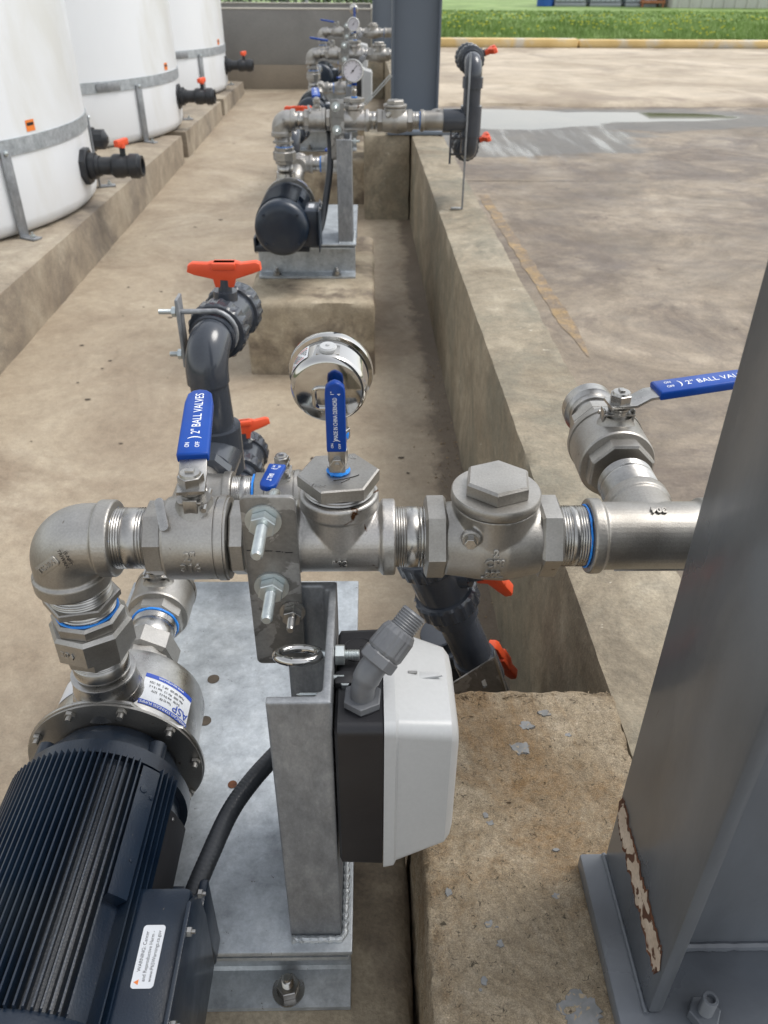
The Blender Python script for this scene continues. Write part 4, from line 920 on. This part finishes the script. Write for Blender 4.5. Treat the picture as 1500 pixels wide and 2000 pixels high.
for zz, L in ((.791, .036), (.718, .028)):
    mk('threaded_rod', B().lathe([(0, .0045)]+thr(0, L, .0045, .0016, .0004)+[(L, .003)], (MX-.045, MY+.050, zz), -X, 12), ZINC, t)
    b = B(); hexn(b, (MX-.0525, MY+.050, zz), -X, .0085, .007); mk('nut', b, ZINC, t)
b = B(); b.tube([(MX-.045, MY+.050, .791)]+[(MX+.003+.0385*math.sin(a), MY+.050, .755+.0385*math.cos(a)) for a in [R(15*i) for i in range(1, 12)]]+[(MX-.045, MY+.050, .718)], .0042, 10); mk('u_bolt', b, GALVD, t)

# --- pump and motor
AX, AZ = -.290, .503
t = ut('electric_pump', '{u} pump with finned navy electric motor and round stainless casing', 'pump', (AX, .5, .4), 'pumps with navy motors')
pump = t
O = lambda y: Vector((AX, y, AZ))
mk('pump_casing', B().lathe([(0, .0845), (.004, .0855), (.085, .0835), (.095, .080), (.099, .073), (.103, .05), (.103, .001)], O(.6065), Y, 80), CHROME if False else STEEL, t, ang=40)
b = B()
n = 96; ring0 = []
for i in range(n):
    a = 2*math.pi*i/n; dg = math.degrees(a); rr = .0985
    if 42 < dg < 64: rr = .0915
    elif 64 <= dg < 70 or 36 < dg <= 42: rr = .0945
    ring0.append((AX+rr*math.cos(a), AZ+rr*math.sin(a)))
b.prism([(x, z) for x, z in ring0], (0, .6015, 0), X, Z, Y, .0045, .0008); fp = mk('casing_flange', b, STEEL, t)
mk('rear_flange', B().lathe([(0, .0965), (.003, .0965)], O(.5980), Y, 72), CAST, t)
for i in range(10):
    a = R(90+36*i-14); p = Vector((AX+.0905*math.cos(a), .5978, AZ+.0905*math.sin(a)))
    b = B(); hexn(b, p, -Y, .0058, .0045); b.lathe([(0, .0033), (.011, .0033)], p, -Y, 12); mk('flange_bolt', b, CAST, t)
mk('motor_bell', B().lathe([(0, .090), (.016, .090), (.020, .081), (.034, .079), (.044, .072), (.053, .068)], O(.5430), Y, 64), NAVY, t, ang=40)
for i, ad in enumerate((42, 138, 222, 318)):
    a = R(ad); d = Vector((math.cos(a), 0, math.sin(a))); b = B(); b.lathe([(0, .0100), (.034, .0100)], O(.545)+d*.079, Y, 18); mk('bolt_boss', b, NAVY, t)
mk('motor_body', B().lathe([(0, .0815), (.245, .0815)], O(.2990), Y, 80), NAVY, t)
fin = B(); fin.prism([(-.0016, .078), (.0016, .078), (.0008, .0975), (-.0008, .0975)], (0, -.1225, 0), X, Z, Y, .243, .0003)
bmesh.ops.recalc_face_normals(fin.m, faces=fin.m.faces); fme = bpy.data.meshes.new('cooling_fin'); fin.m.to_mesh(fme); fin.m.free(); fme.materials.append(NAVY)
for k in range(62):
    ang = -152 + k*4.05       # degrees from the top, negative to the left
    if 36 < ang < 50 or 64 < ang < 108: continue
    f = bpy.data.objects.new('cooling_fin', fme); C.objects.link(f); f.parent = t
    f.location = O(.4215)-wpos(t); f.rotation_euler = (0, R(ang), 0)
# smooth pad with rivets between fins, name plate
def pad(a0, a1, y0, y1, r, m, name, th=.002):
    b = B(); n = 8; rows = []
    for i in range(n+1):
        a = R(90-(a0+(a1-a0)*i/n)); d = Vector((math.cos(a), 0, math.sin(a)))
        rows.append([b.m.verts.new(O(yy)+d*q) for yy, q in ((y0, r-th), (y0, r), (y1, r), (y1, r-th))])
    for p, q in zip(rows, rows[1:]):
        for j in range(3): b.m.faces.new((p[j], p[j+1], q[j+1], q[j]))
    return mk(name, b, m, t, ang=40)
pad(37, 49, .40, .536, .0955, NAVY, 'rating_pad', .014)
for (dg, yy, r) in ((41, .510, .0042), (47, .505, .0026), (45, .436, .0022)):
    a = R(90-dg); d = Vector((math.cos(a), 0, math.sin(a))); b = B(); b.lathe([(0, r), (.0012, r*.9), (.0014, r*.4)], O(yy)+d*.0954, d, 16); mk('rivet', b, NAVY, t)
pl = pad(62, 82, .385, .505, .0985, BLACKP, 'name_plate', .0008)
for yy in (.392, .498):
    a = R(90-66); d = Vector((math.cos(a), 0, math.sin(a))); mk('plate_rivet', B().lathe([(0, .002), (.001, .0015)], O(yy)+d*.0986, d, 10), STEEL, pl)
mk('end_bell', B().lathe([(0, .060), (.003, .078), (.008, .0855), (.016, .0915), (.022, .0935), (.058, .0940), (.062, .092), (.064, .084)], O(.2370), Y, 72), NAVY, t, ang=40)
for i, ad in enumerate((40, 140, 220, 320)):
    a = R(ad); d = Vector((math.cos(a), 0, math.sin(a))); b = B(); hexn(b, O(.2400)+d*.076, -Y, .0055, .004); mk('end_bolt', b, NAVY, t)
mk('motor_foot', B().box(AX-.112, AX-.102, .33, .500, SZ+.001, .452, .003), NAVY, t)
mk('motor_foot', B().box(AX-.105, AX+.088, .33, .50, SZ+.001, .425, .004), NAVY, t)
b = B(); b.box(AX+.120, AX+.129, .425, .455, SZ+.001, .510, .003); mk('lifting_ear', b, NAVY, t)
# junction box
b = B(); b.box(AX+.070, AX+.1260, .285, .420, .432, .556, .007); jb = mk('junction_box', b, NAVY, t)
b = B(); b.prism([(.262, .47), (.272, .555), (.290, .570), (.396, .570), (.418, .545), (.424, .50), (.418, .42), (.262, .42)], (AX+.1265, 0, 0), Y, Z, X, .004, .0012); cvp = mk('box_cover', b, NAVY, jb)
for (yy, zz) in ((.415, .550), (.3, .560), (.372, .565)): 
    b = B(); hexn(b, (AX+.1305, yy, zz), X, .0042, .004); b.lathe([(0, .0018), (.007, .0018)], (AX+.1305, yy, zz), X, 8); mk('cover_screw', b, STEEL, jb)
so = Vector((-.1905, .3565, .5563))
st = mk('warning_sticker', B().prism(rrect(-.0265, .0265, -.0095, .0095, .003), so, Y, -X, Z, .0003), STICK, jb)
for k, (s, xo, yo) in enumerate((('WARNING: Cancer', .004, .0052), ('and Reproductive Harm -', 0, 0), ('www.P65Warnings.ca.gov', 0, -.0052))):
    text('lettering', s, .0044, BLACKP, st, planar(so+Vector((-yo, xo, .0004)), Y, -X), 0, sx=.93)
mk('hazard_mark', B().prism([(-.0022, -.0016), (.0022, -.0016), (0, .0024)], so+Vector((-.0052, -.0215, .0004)), Y, -X, Z, .0001), ORP, st)
# casing label
def clabel(a0, a1, y0, y1, m, name, lift=.0006, par=None):
    b = B(); n = 14; rows = []
    for i in range(n+1):
        a = R(90-(a0+(a1-a0)*i/n)); d = Vector((math.cos(a), 0, math.sin(a))); rows.append([b.m.verts.new(O(yy)+d*(.0854-(yy-.6105)*.0247+lift)) for yy in (y0, y1)])
    for p, q in zip(rows, rows[1:]): b.m.faces.new((p[0], p[1], q[1], q[0]))
    return mk(name, b, m, par or t, recalc=True)
cl_ = clabel(22, 66, .618, .664, STICK, 'maker_label'); clabel(22, 66, .618, .6245, BLUEP, 'label_band', .0009, cl_); clabel(22, 66, .658, .664, BLUEP, 'label_band', .0009, cl_)
def casef(dg0, y0, lift=.0012):
    def f(x, y, z):
        a = R(90-dg0) + x/.0855; yy = y0 - y; d = Vector((math.cos(a), 0, math.sin(a))); return O(yy)+d*(.0854-(yy-.6105)*.0247+lift+z)
    return f
text('lettering', 'AMERICAN STAINLESS PUMPS', .0052, WHITEP, cl_, casef(44, .6212), .0001, sx=.92)
text('lettering', 'www.aspumps.com', .0045, WHITEP, cl_, casef(44, .661), .0001)
text('lettering', 'ASP', .0150, BLUEP, cl_, casef(57, .632), .0001)
for k, s in enumerate(('Model: SSP-200   HP: 2   SN: 1024', 'Max. 3500   PH: 1/3   Size 1.5 x 2', 'S-6190   Imp Dia 5.5   5270', 'Test 52 PSI')):
    text('lettering', s, .0042, BLACKP, cl_, casef(42, .652-.0062*k), .0001, sx=.8)
clabel(-52, -34, .640, .672, STICK, 'small_label')
# --- conduit from the junction box
t = ut('flexible_conduit', 'black ribbed flexible conduit curving from the junction box behind the {u} post', 'conduit', (-.15, .45, .5), 'black flexible conduits', (0, 2, 3))
def bez(p, n):
    P = [Vector(q) for q in p]; out = []
    P = [P[0]*2-P[1]]+P+[P[-1]*2-P[-2]]
    for i in range(1, len(P)-2):
        for k in range(n):
            u = k/n; a, b_, c, d = P[i-1:i+3]; out.append(.5*((2*b_)+(-a+c)*u+(2*a-5*b_+4*c-d)*u*u+(-a+3*b_-3*c+d)*u**3))
    out.append(P[-2]); return out
cp = bez([(-.186, .412, .478), (-.178, .442, .494), (-.164, .480, .510), (-.148, .520, .524), (-.128, .553, .532), (-.102, .590, .535), (-.070, .635, .535), (-.020, .650, .550), (.000, .60, .58), (-.005, .56, .60)], 30)
mk('conduit_hose', B().tube(cp, [.0100*(1 if (i % 3) else .975) for i in range(len(cp))], 20), HOSE, t, ang=20)
mk('strain_relief', B().lathe([(0, .014), (.02, .0135), (.022, .0118)], cp[0]-Vector((.0, .012, .006)), (cp[3]-cp[0]), 20), BOXB, t)
# second unit's conduit climbs behind the bracket instead
t = thing('flexible_conduit', 'black flexible conduit rising behind the bracket of the second pump', 'conduit', (-.18, 3.05, .5), 'black flexible conduits')
D2 = Vector((-.03, 2.605, .0))
cp = bez([Vector((-.172, .41, .44))+D2, Vector((-.150, .45, .47))+D2, Vector((-.130, .52, .56))+D2, Vector((-.116, .60, .66))+D2, Vector((-.118, .655, .74))+D2, Vector((-.130, .68, .80))+D2], 14)
mk('conduit_hose', B().tube(cp, .0125, 14), HOSE, t, ang=40)

# --- eye bolt
t = ut('eye_bolt', 'bright zinc eye bolt through the top of the {u} channel post', 'eye bolt', (-.04, .53, .739), 'eye bolts on the posts')
ec = Vector((-.0660, .528, .7390)); b = B(); b.tube([ec+Vector((.0195*math.cos(a), .0145*math.sin(a), -.0055*math.sin(a))) for a in [6.28319*i/40 for i in range(40)]], .0042, 14, closed=True); mk('ring', b, CHROME, t)
b = B(); b.lathe([(0, .0042), (.022, .0042)], (-.0490, .528, .7390), X, 16); b.lathe([(0, .004)]+thr(0, .022, .0048, .0014, .0006)+[(.022, .003)], (-.0330, .528, .7390), X, 18); mk('shank', b, ZINC, t)
b = B(); hexn(b, (-.0328, .528, .7390), X, .0098, .0085, ph=.4); mk('nut', b, ZINC, t)

# --- control box (nearest, third, farthest)
t = ut('control_box', 'light grey and black control box mounted on the right side of the {u} post', 'control box', (.02, .51, .535), 'control boxes on the posts', (0, 2, 3))
y0, y1 = .4500, .5760; zt_, zb_ = .7290, .5360
def loft(secs, m, name, par, bev=.004):
    b = B(); rings = []
    for (x, ya, yb, za, zb2, r) in secs:
        pts = rrect(ya, yb, za, zb2, r, 6); rings.append([b.m.verts.new((x, p[0], p[1])) for p in pts])
    n = len(rings[0])
    for p, q in zip(rings, rings[1:]):
        for i in range(n): b.m.faces.new((p[i], p[(i+1) % n], q[(i+1) % n], q[i]))
    b.m.faces.new(rings[0][::-1]); b.m.faces.new(rings[-1]); return mk(name, b, m, par, ang=28)
cb = loft([(-.0315, y0+.004, y1-.004, zb_+.003, zt_-.003, .008), (-.029, y0, y1, zb_, zt_, .009), (.0095, y0-.001, y1+.001, zb_-.001, zt_+.001, .009)], BOXB, 'back_box', t)
cc = loft([(.0102, y0-.0035, y1+.0035, zb_-.0045, zt_+.0035, .010), (.0200, y0-.003, y1+.003, zb_-.003, zt_+.003, .011), (.0225, y0-.001, y1+.001, zb_+.0015, zt_+.001, .012), (.068, y0+.006, y1-.010, zb_+.018, zt_-.010, .014), (.073, y0+.010, y1-.014, zb_+.024, zt_-.016, .014), (.0755, y0+.016, y1-.022, zb_+.032, zt_-.026, .012)], BOXW, 'cover', t)
b = B(); b.lathe([(0, .0016), (.008, .0013)], (.0330, .517, zt_-.0016), X, 10); mk('cover_screw', b, STEEL, cc)
b = B(); b.prism([(.024, -.0045), (.040, -.0060), (.064, -.0015), (.060, .0015), (.040, .0045), (.024, .0040)], (0, .517, zt_-.0064), X, Y, Vector((-.2, 0, 1)), .0025, .0008); mk('screw_recess', b, BOXW, cc)
for (xx, yy) in ((-.012, .545),):
    kk = mk('knockout', B().lathe([(0, .0165), (.0010, .0165), (.0012, .0145), (.0006, .0140), (.0006, .0115), (.0014, .0110), (.0014, .001)], (xx, yy, zt_), Z, 36), BOXB, cb)
    text('cast_lettering', '1/2', .009, BOXB, kk, planar((xx, yy, zt_+.0015), X, Y), .0003)
b = B(); hexn(b, (-.0235, .500, zt_-.001), Z, .0050, .006); b.lathe([(0, .0022), (.012, .0022)], (-.0245, .506, zt_+.004), -X, 10); mk('mount_screw', b, ZINC, cb)
mk('mount_screw', B().lathe([(0, .0020), (.022, .0018), (.026, .0003)], (-.0415, .503, .715), -X, 10), ZINC, cb)
mk('mount_ear', B().box(-.0330, -.0150, .497, .513, zt_-.004, zt_+.006, .003), BOXB, cb)
# grey conduit fitting
t = ut('conduit_fitting', 'grey plastic elbow conduit fitting on top of the {u} control box', 'fitting', (-.008, .483, zt_), 'grey conduit fittings', (0, 2, 3))
f0 = Vector((-.008, .480, zt_))
b = B(); hexn(b, f0+Z*.0015, Z, .0175, .0075, ph=.45, ch=.06); mk('lock_nut', b, GFIT, t, ang=20)
mk('gasket', B().lathe([(0, .0160), (.002, .0160)], f0-Z*.0004, Z, 28), BOXB, t)
dirb = Vector((.46, .50, .73)).normalized(); dirb = Vector((.62, .48, .62)).normalized()
path = bez([f0+Z*.006, f0+Vector((.001, 0, .020)), f0+Vector((.006, .004, .032)), f0+Vector((.0145, .0105, .0415))], 6)
mk('elbow', B().tube(path, [.0105]*(len(path)//2)+[.0118]*(len(path)-len(path)//2), 28), GFIT, t, ang=50)
hp = path[-1]-dirb*.006
b = B(); b.lathe([(0, .0150), (.0015, .0172), (.0100, .0172), (.0115, .0158)], hp, dirb, 8, ph=.3); mk('hex_body', b, GFIT, t, ang=20)
b = B(); n = 44; u_, v_, _ = frame(dirb); rings = []
for tt, rr in ((.0115, .0156), (.014, .0166), (.031, .0160), (.036, .0140), (.0375, .0118)): rings.append([b.m.verts.new(hp+dirb*tt+(u_*math.cos(6.28319*i/n)+v_*math.sin(6.28319*i/n))*rr*(1 if i % 4 else .96)) for i in range(n)])
for p, q in zip(rings, rings[1:]):
    for i in range(n): b.m.faces.new((p[i], p[(i+1) % n], q[(i+1) % n], q[i]))
b.m.faces.new(rings[0][::-1]); b.m.faces.new(rings[-1]); mk('gland_nut', b, GFIT, t, ang=18)
mk('thread_stub', B().lathe([(.030, .0112)]+thr(.037, .054, .0118, .0024, .0009)+[(.055, .0105), (.055, .0085), (.04, .008)], hp, dirb, 30), GFIT, t, ang=50)

# ---------------------------------------------------------------- near only: valve assembly standing in the pit
t = thing('pit_valve', 'dark plastic union valve with orange handle leaning in the pit behind the pier', 'valve', (.10, .87, .3))
a = Vector((-.36, -.06, .93)).normalized(); vo = Vector((.092, .872, .554))
upv = Vector((.93, -.30, .20)); upv = (upv - a*upv.dot(a)).normalized(); hd = a.cross(upv)
hd2 = (a*-.95+hd*.25).normalized(); hd2 = (hd2-upv*hd2.dot(upv)).normalized()
pvc_valve(t, vo, a, upv, hd2, s=.92)
b = B(); p1 = vo-a*.05; b.tube([p1, p1-a*.10, p1-a*.30, p1-a*.42, p1-a*.50], .0288, 36); mk('pipe', b, PVC, t, ang=50)
b = B(); b.lathe([(0, .0325), (.004, .0335), (.05, .0335)], p1-a*.125, -a, 36); mk('coupling', b, PVC, t)
t = thing('lower_pit_valve', 'second orange-handled plastic valve low in the pit under the slotted strap', 'valve', (.2, .93, .2))
pvc_valve(t, (.140, .975, .290), a, upv, (a*-.97+hd*.20).normalized(), s=.92)
t = thing('slotted_strap', 'slotted stainless strap leaning in the pit beside the control box', 'strap', (.15, .83, .35))
so = Vector((.130, .815, .318)); ux = Vector((.737, .0, .677)).normalized(); uy = Vector((-.303, .10, .95)).normalized(); un_ = ux.cross(uy).normalized()
# plate with two real slots: built from strips
b = B(); Wd, Ht = .088, .075
segs = [(0, .022, 0, Ht), (.022, .029, 0, .030), (.022, .029, .044, Ht), (.029, .058, 0, Ht), (.058, .065, 0, .036), (.058, .065, .050, Ht), (.065, Wd, 0, Ht)]
for (xa, xb, ya, yb) in segs:
    v = [b.m.verts.new(so+ux*x+uy*y+un_*z) for z in (0, .003) for x, y in ((xa, ya), (xb, ya), (xb, yb), (xa, yb))]
    for f in ((3, 2, 1, 0), (4, 5, 6, 7), (0, 1, 5, 4), (1, 2, 6, 5), (2, 3, 7, 6), (3, 0, 4, 7)): b.m.faces.new([v[i] for i in f])
mk('strap_plate', b, PLATE, t)
for xs, ys in ((.0255, .037), (.0615, .043)): mk('bright_slot_fill', B().lathe([(0, .0062), (.001, .0062)], so+ux*xs+uy*ys-un_*.0012*0+un_*.0004, un_, 16), WHITEP, t)  # white discs added to stand in for bright floor seen through the slots
mk('folded_edge', B().obox(so+ux*(Wd+.0015)+uy*Ht/2-un_*.004, ux, uy, un_, .003, Ht, .016, .0008), STEEL, t)

# ---------------------------------------------------------------- copies of the station
OFF = {1: Vector((-.024, 2.605, .006)), 2: Vector((-.056, 5.06, .034)), 3: Vector((-.085, 6.95, .048))}
rebuild_kids()
def kid(o, name):
    for k in bpy.data.objects:
        if k.parent == o and k.name.split('.')[0] == name: return k
LBL = {('pressure_gauge', 1): 'round stainless pressure gauge facing the camera on the second pipe', ('pressure_gauge', 2): 'round stainless pressure gauge facing the camera on the third pipe', ('pressure_gauge', 3): 'smallest round pressure gauge seen from behind on the farthest pipe',
       ('ball_valve', 2): 'stainless ball valve with blue handle turned left on the third discharge pipe', ('ball_valve', 3): 'stainless ball valve with blue handle turned left on the farthest discharge pipe'}
for root, lab, units in list(UN):
    for u in units:
        if u == 0: continue
        c = fast_copy(root)
        c.location = root.location + OFF[u]
        kn = root.name.split('.')[0]
        if kn == 'electric_pump' and u == 1: c.location.x += .008
        if kn in ('suction_manifold', 'upper_suction_valve'): c.location += Vector((-.048, 0, -.098))
        if kn in ('pump_skid', 'concrete_pad') and u == 1: c.location.x -= .006
        c['label'] = LBL.get((kn, u), lab.replace('{u}', WHO[u]))
        if kn == 'pressure_gauge' and u in (1, 2):
            c.rotation_euler = (0, 0, R(180+(8 if u == 1 else -4)))
        if kn == 'gauge_valve' and u in (1, 2): c.rotation_euler = (0, 0, R(180))
        if kn == 'ball_valve' and u in (2, 3):
            h = kid(c, 'handle')
            if h: h.rotation_euler = (0, 0, R(85))
# second unit: vertical plastic discharge manifold outside the wall
o2 = Vector((.0, 3.241, .798))
t = thing('discharge_manifold', 'dark plastic vertical pipe with elbows at the right end of the second steel pipe', 'pipe', (.37, 3.24, .6))
vx = .372
mk('threaded_coupling', B().lathe([(0, .040), (.075, .040), (.076, .037), (.10, .037)], o2+X*.270, X, 36), PVC, t)
b = B(); path = [Vector((vx, 3.33, .985))]+list(reversed(elbow_pts((vx, 3.241, .985), Z, Y, .042)))+[Vector((vx, 3.241, .85)), Vector((vx, 3.241, .75))]+elbow_pts((vx, 3.241, .690), -Z, Y, .042)+[Vector((vx, 3.33, .690))]
b.tube(path, .0315, 32); b.lathe([(0, .0385), (.10, .0385)], (vx, 3.241, .748), Z, 32); b.lathe([(0, .037), (.035, .037)], (vx, 3.241, .905), Z, 32); mk('riser', b, PVC, t, ang=60)
t = thing('manifold_valve', 'upper plastic union valve with orange handle on the second unit\'s outer riser', 'valve', (vx, 3.40, .985), 'valves on the outer riser')
pvc_valve(t, (vx, 3.395, .985), Y, Vector((1, 0, .35)), Y, s=1.0)
t = thing('manifold_valve', 'lower plastic union valve with orange handle on the second unit\'s outer riser', 'valve', (vx, 3.40, .69), 'valves on the outer riser')
pvc_valve(t, (vx, 3.395, .690), Y, Vector((1, 0, .35)), Y, s=1.0)
t = thing('riser_support', 'thin steel support rod standing on the low wall beside the outer riser', 'support', (.36, 3.2, .49))
mk('rod', B().box(.352, .358, 3.196, 3.212, .4945, 1.02, .001), GALVD, t); mk('foot', B().box(.312, .352, 3.190, 3.216, .4945, .500, .001), STEEL, t)
for zz in (.745, .69):
    mk('threaded_rod', B().lathe([(0, .004), (.05, .004)], (.352, 3.204, zz), -X, 8), BOXB, t)
mk('hanging_rod', B().lathe([(0, .004), (.11, .004)], (.300, 3.215, .655), Z, 8), PVC, t)
t = thing('thin_brace', 'thin pale brace rod slanting between the far piping and second column', 'brace', (.05, 4.7, .7))
mk('rod', B().tube([(-.02, 4.75, .66), (.12, 4.75, .80)], .003, 8), WIRE, t); mk('rod', B().tube([(-.03, 4.75, .665), (.11, 4.75, .805)], .003, 8), WIRE, t)
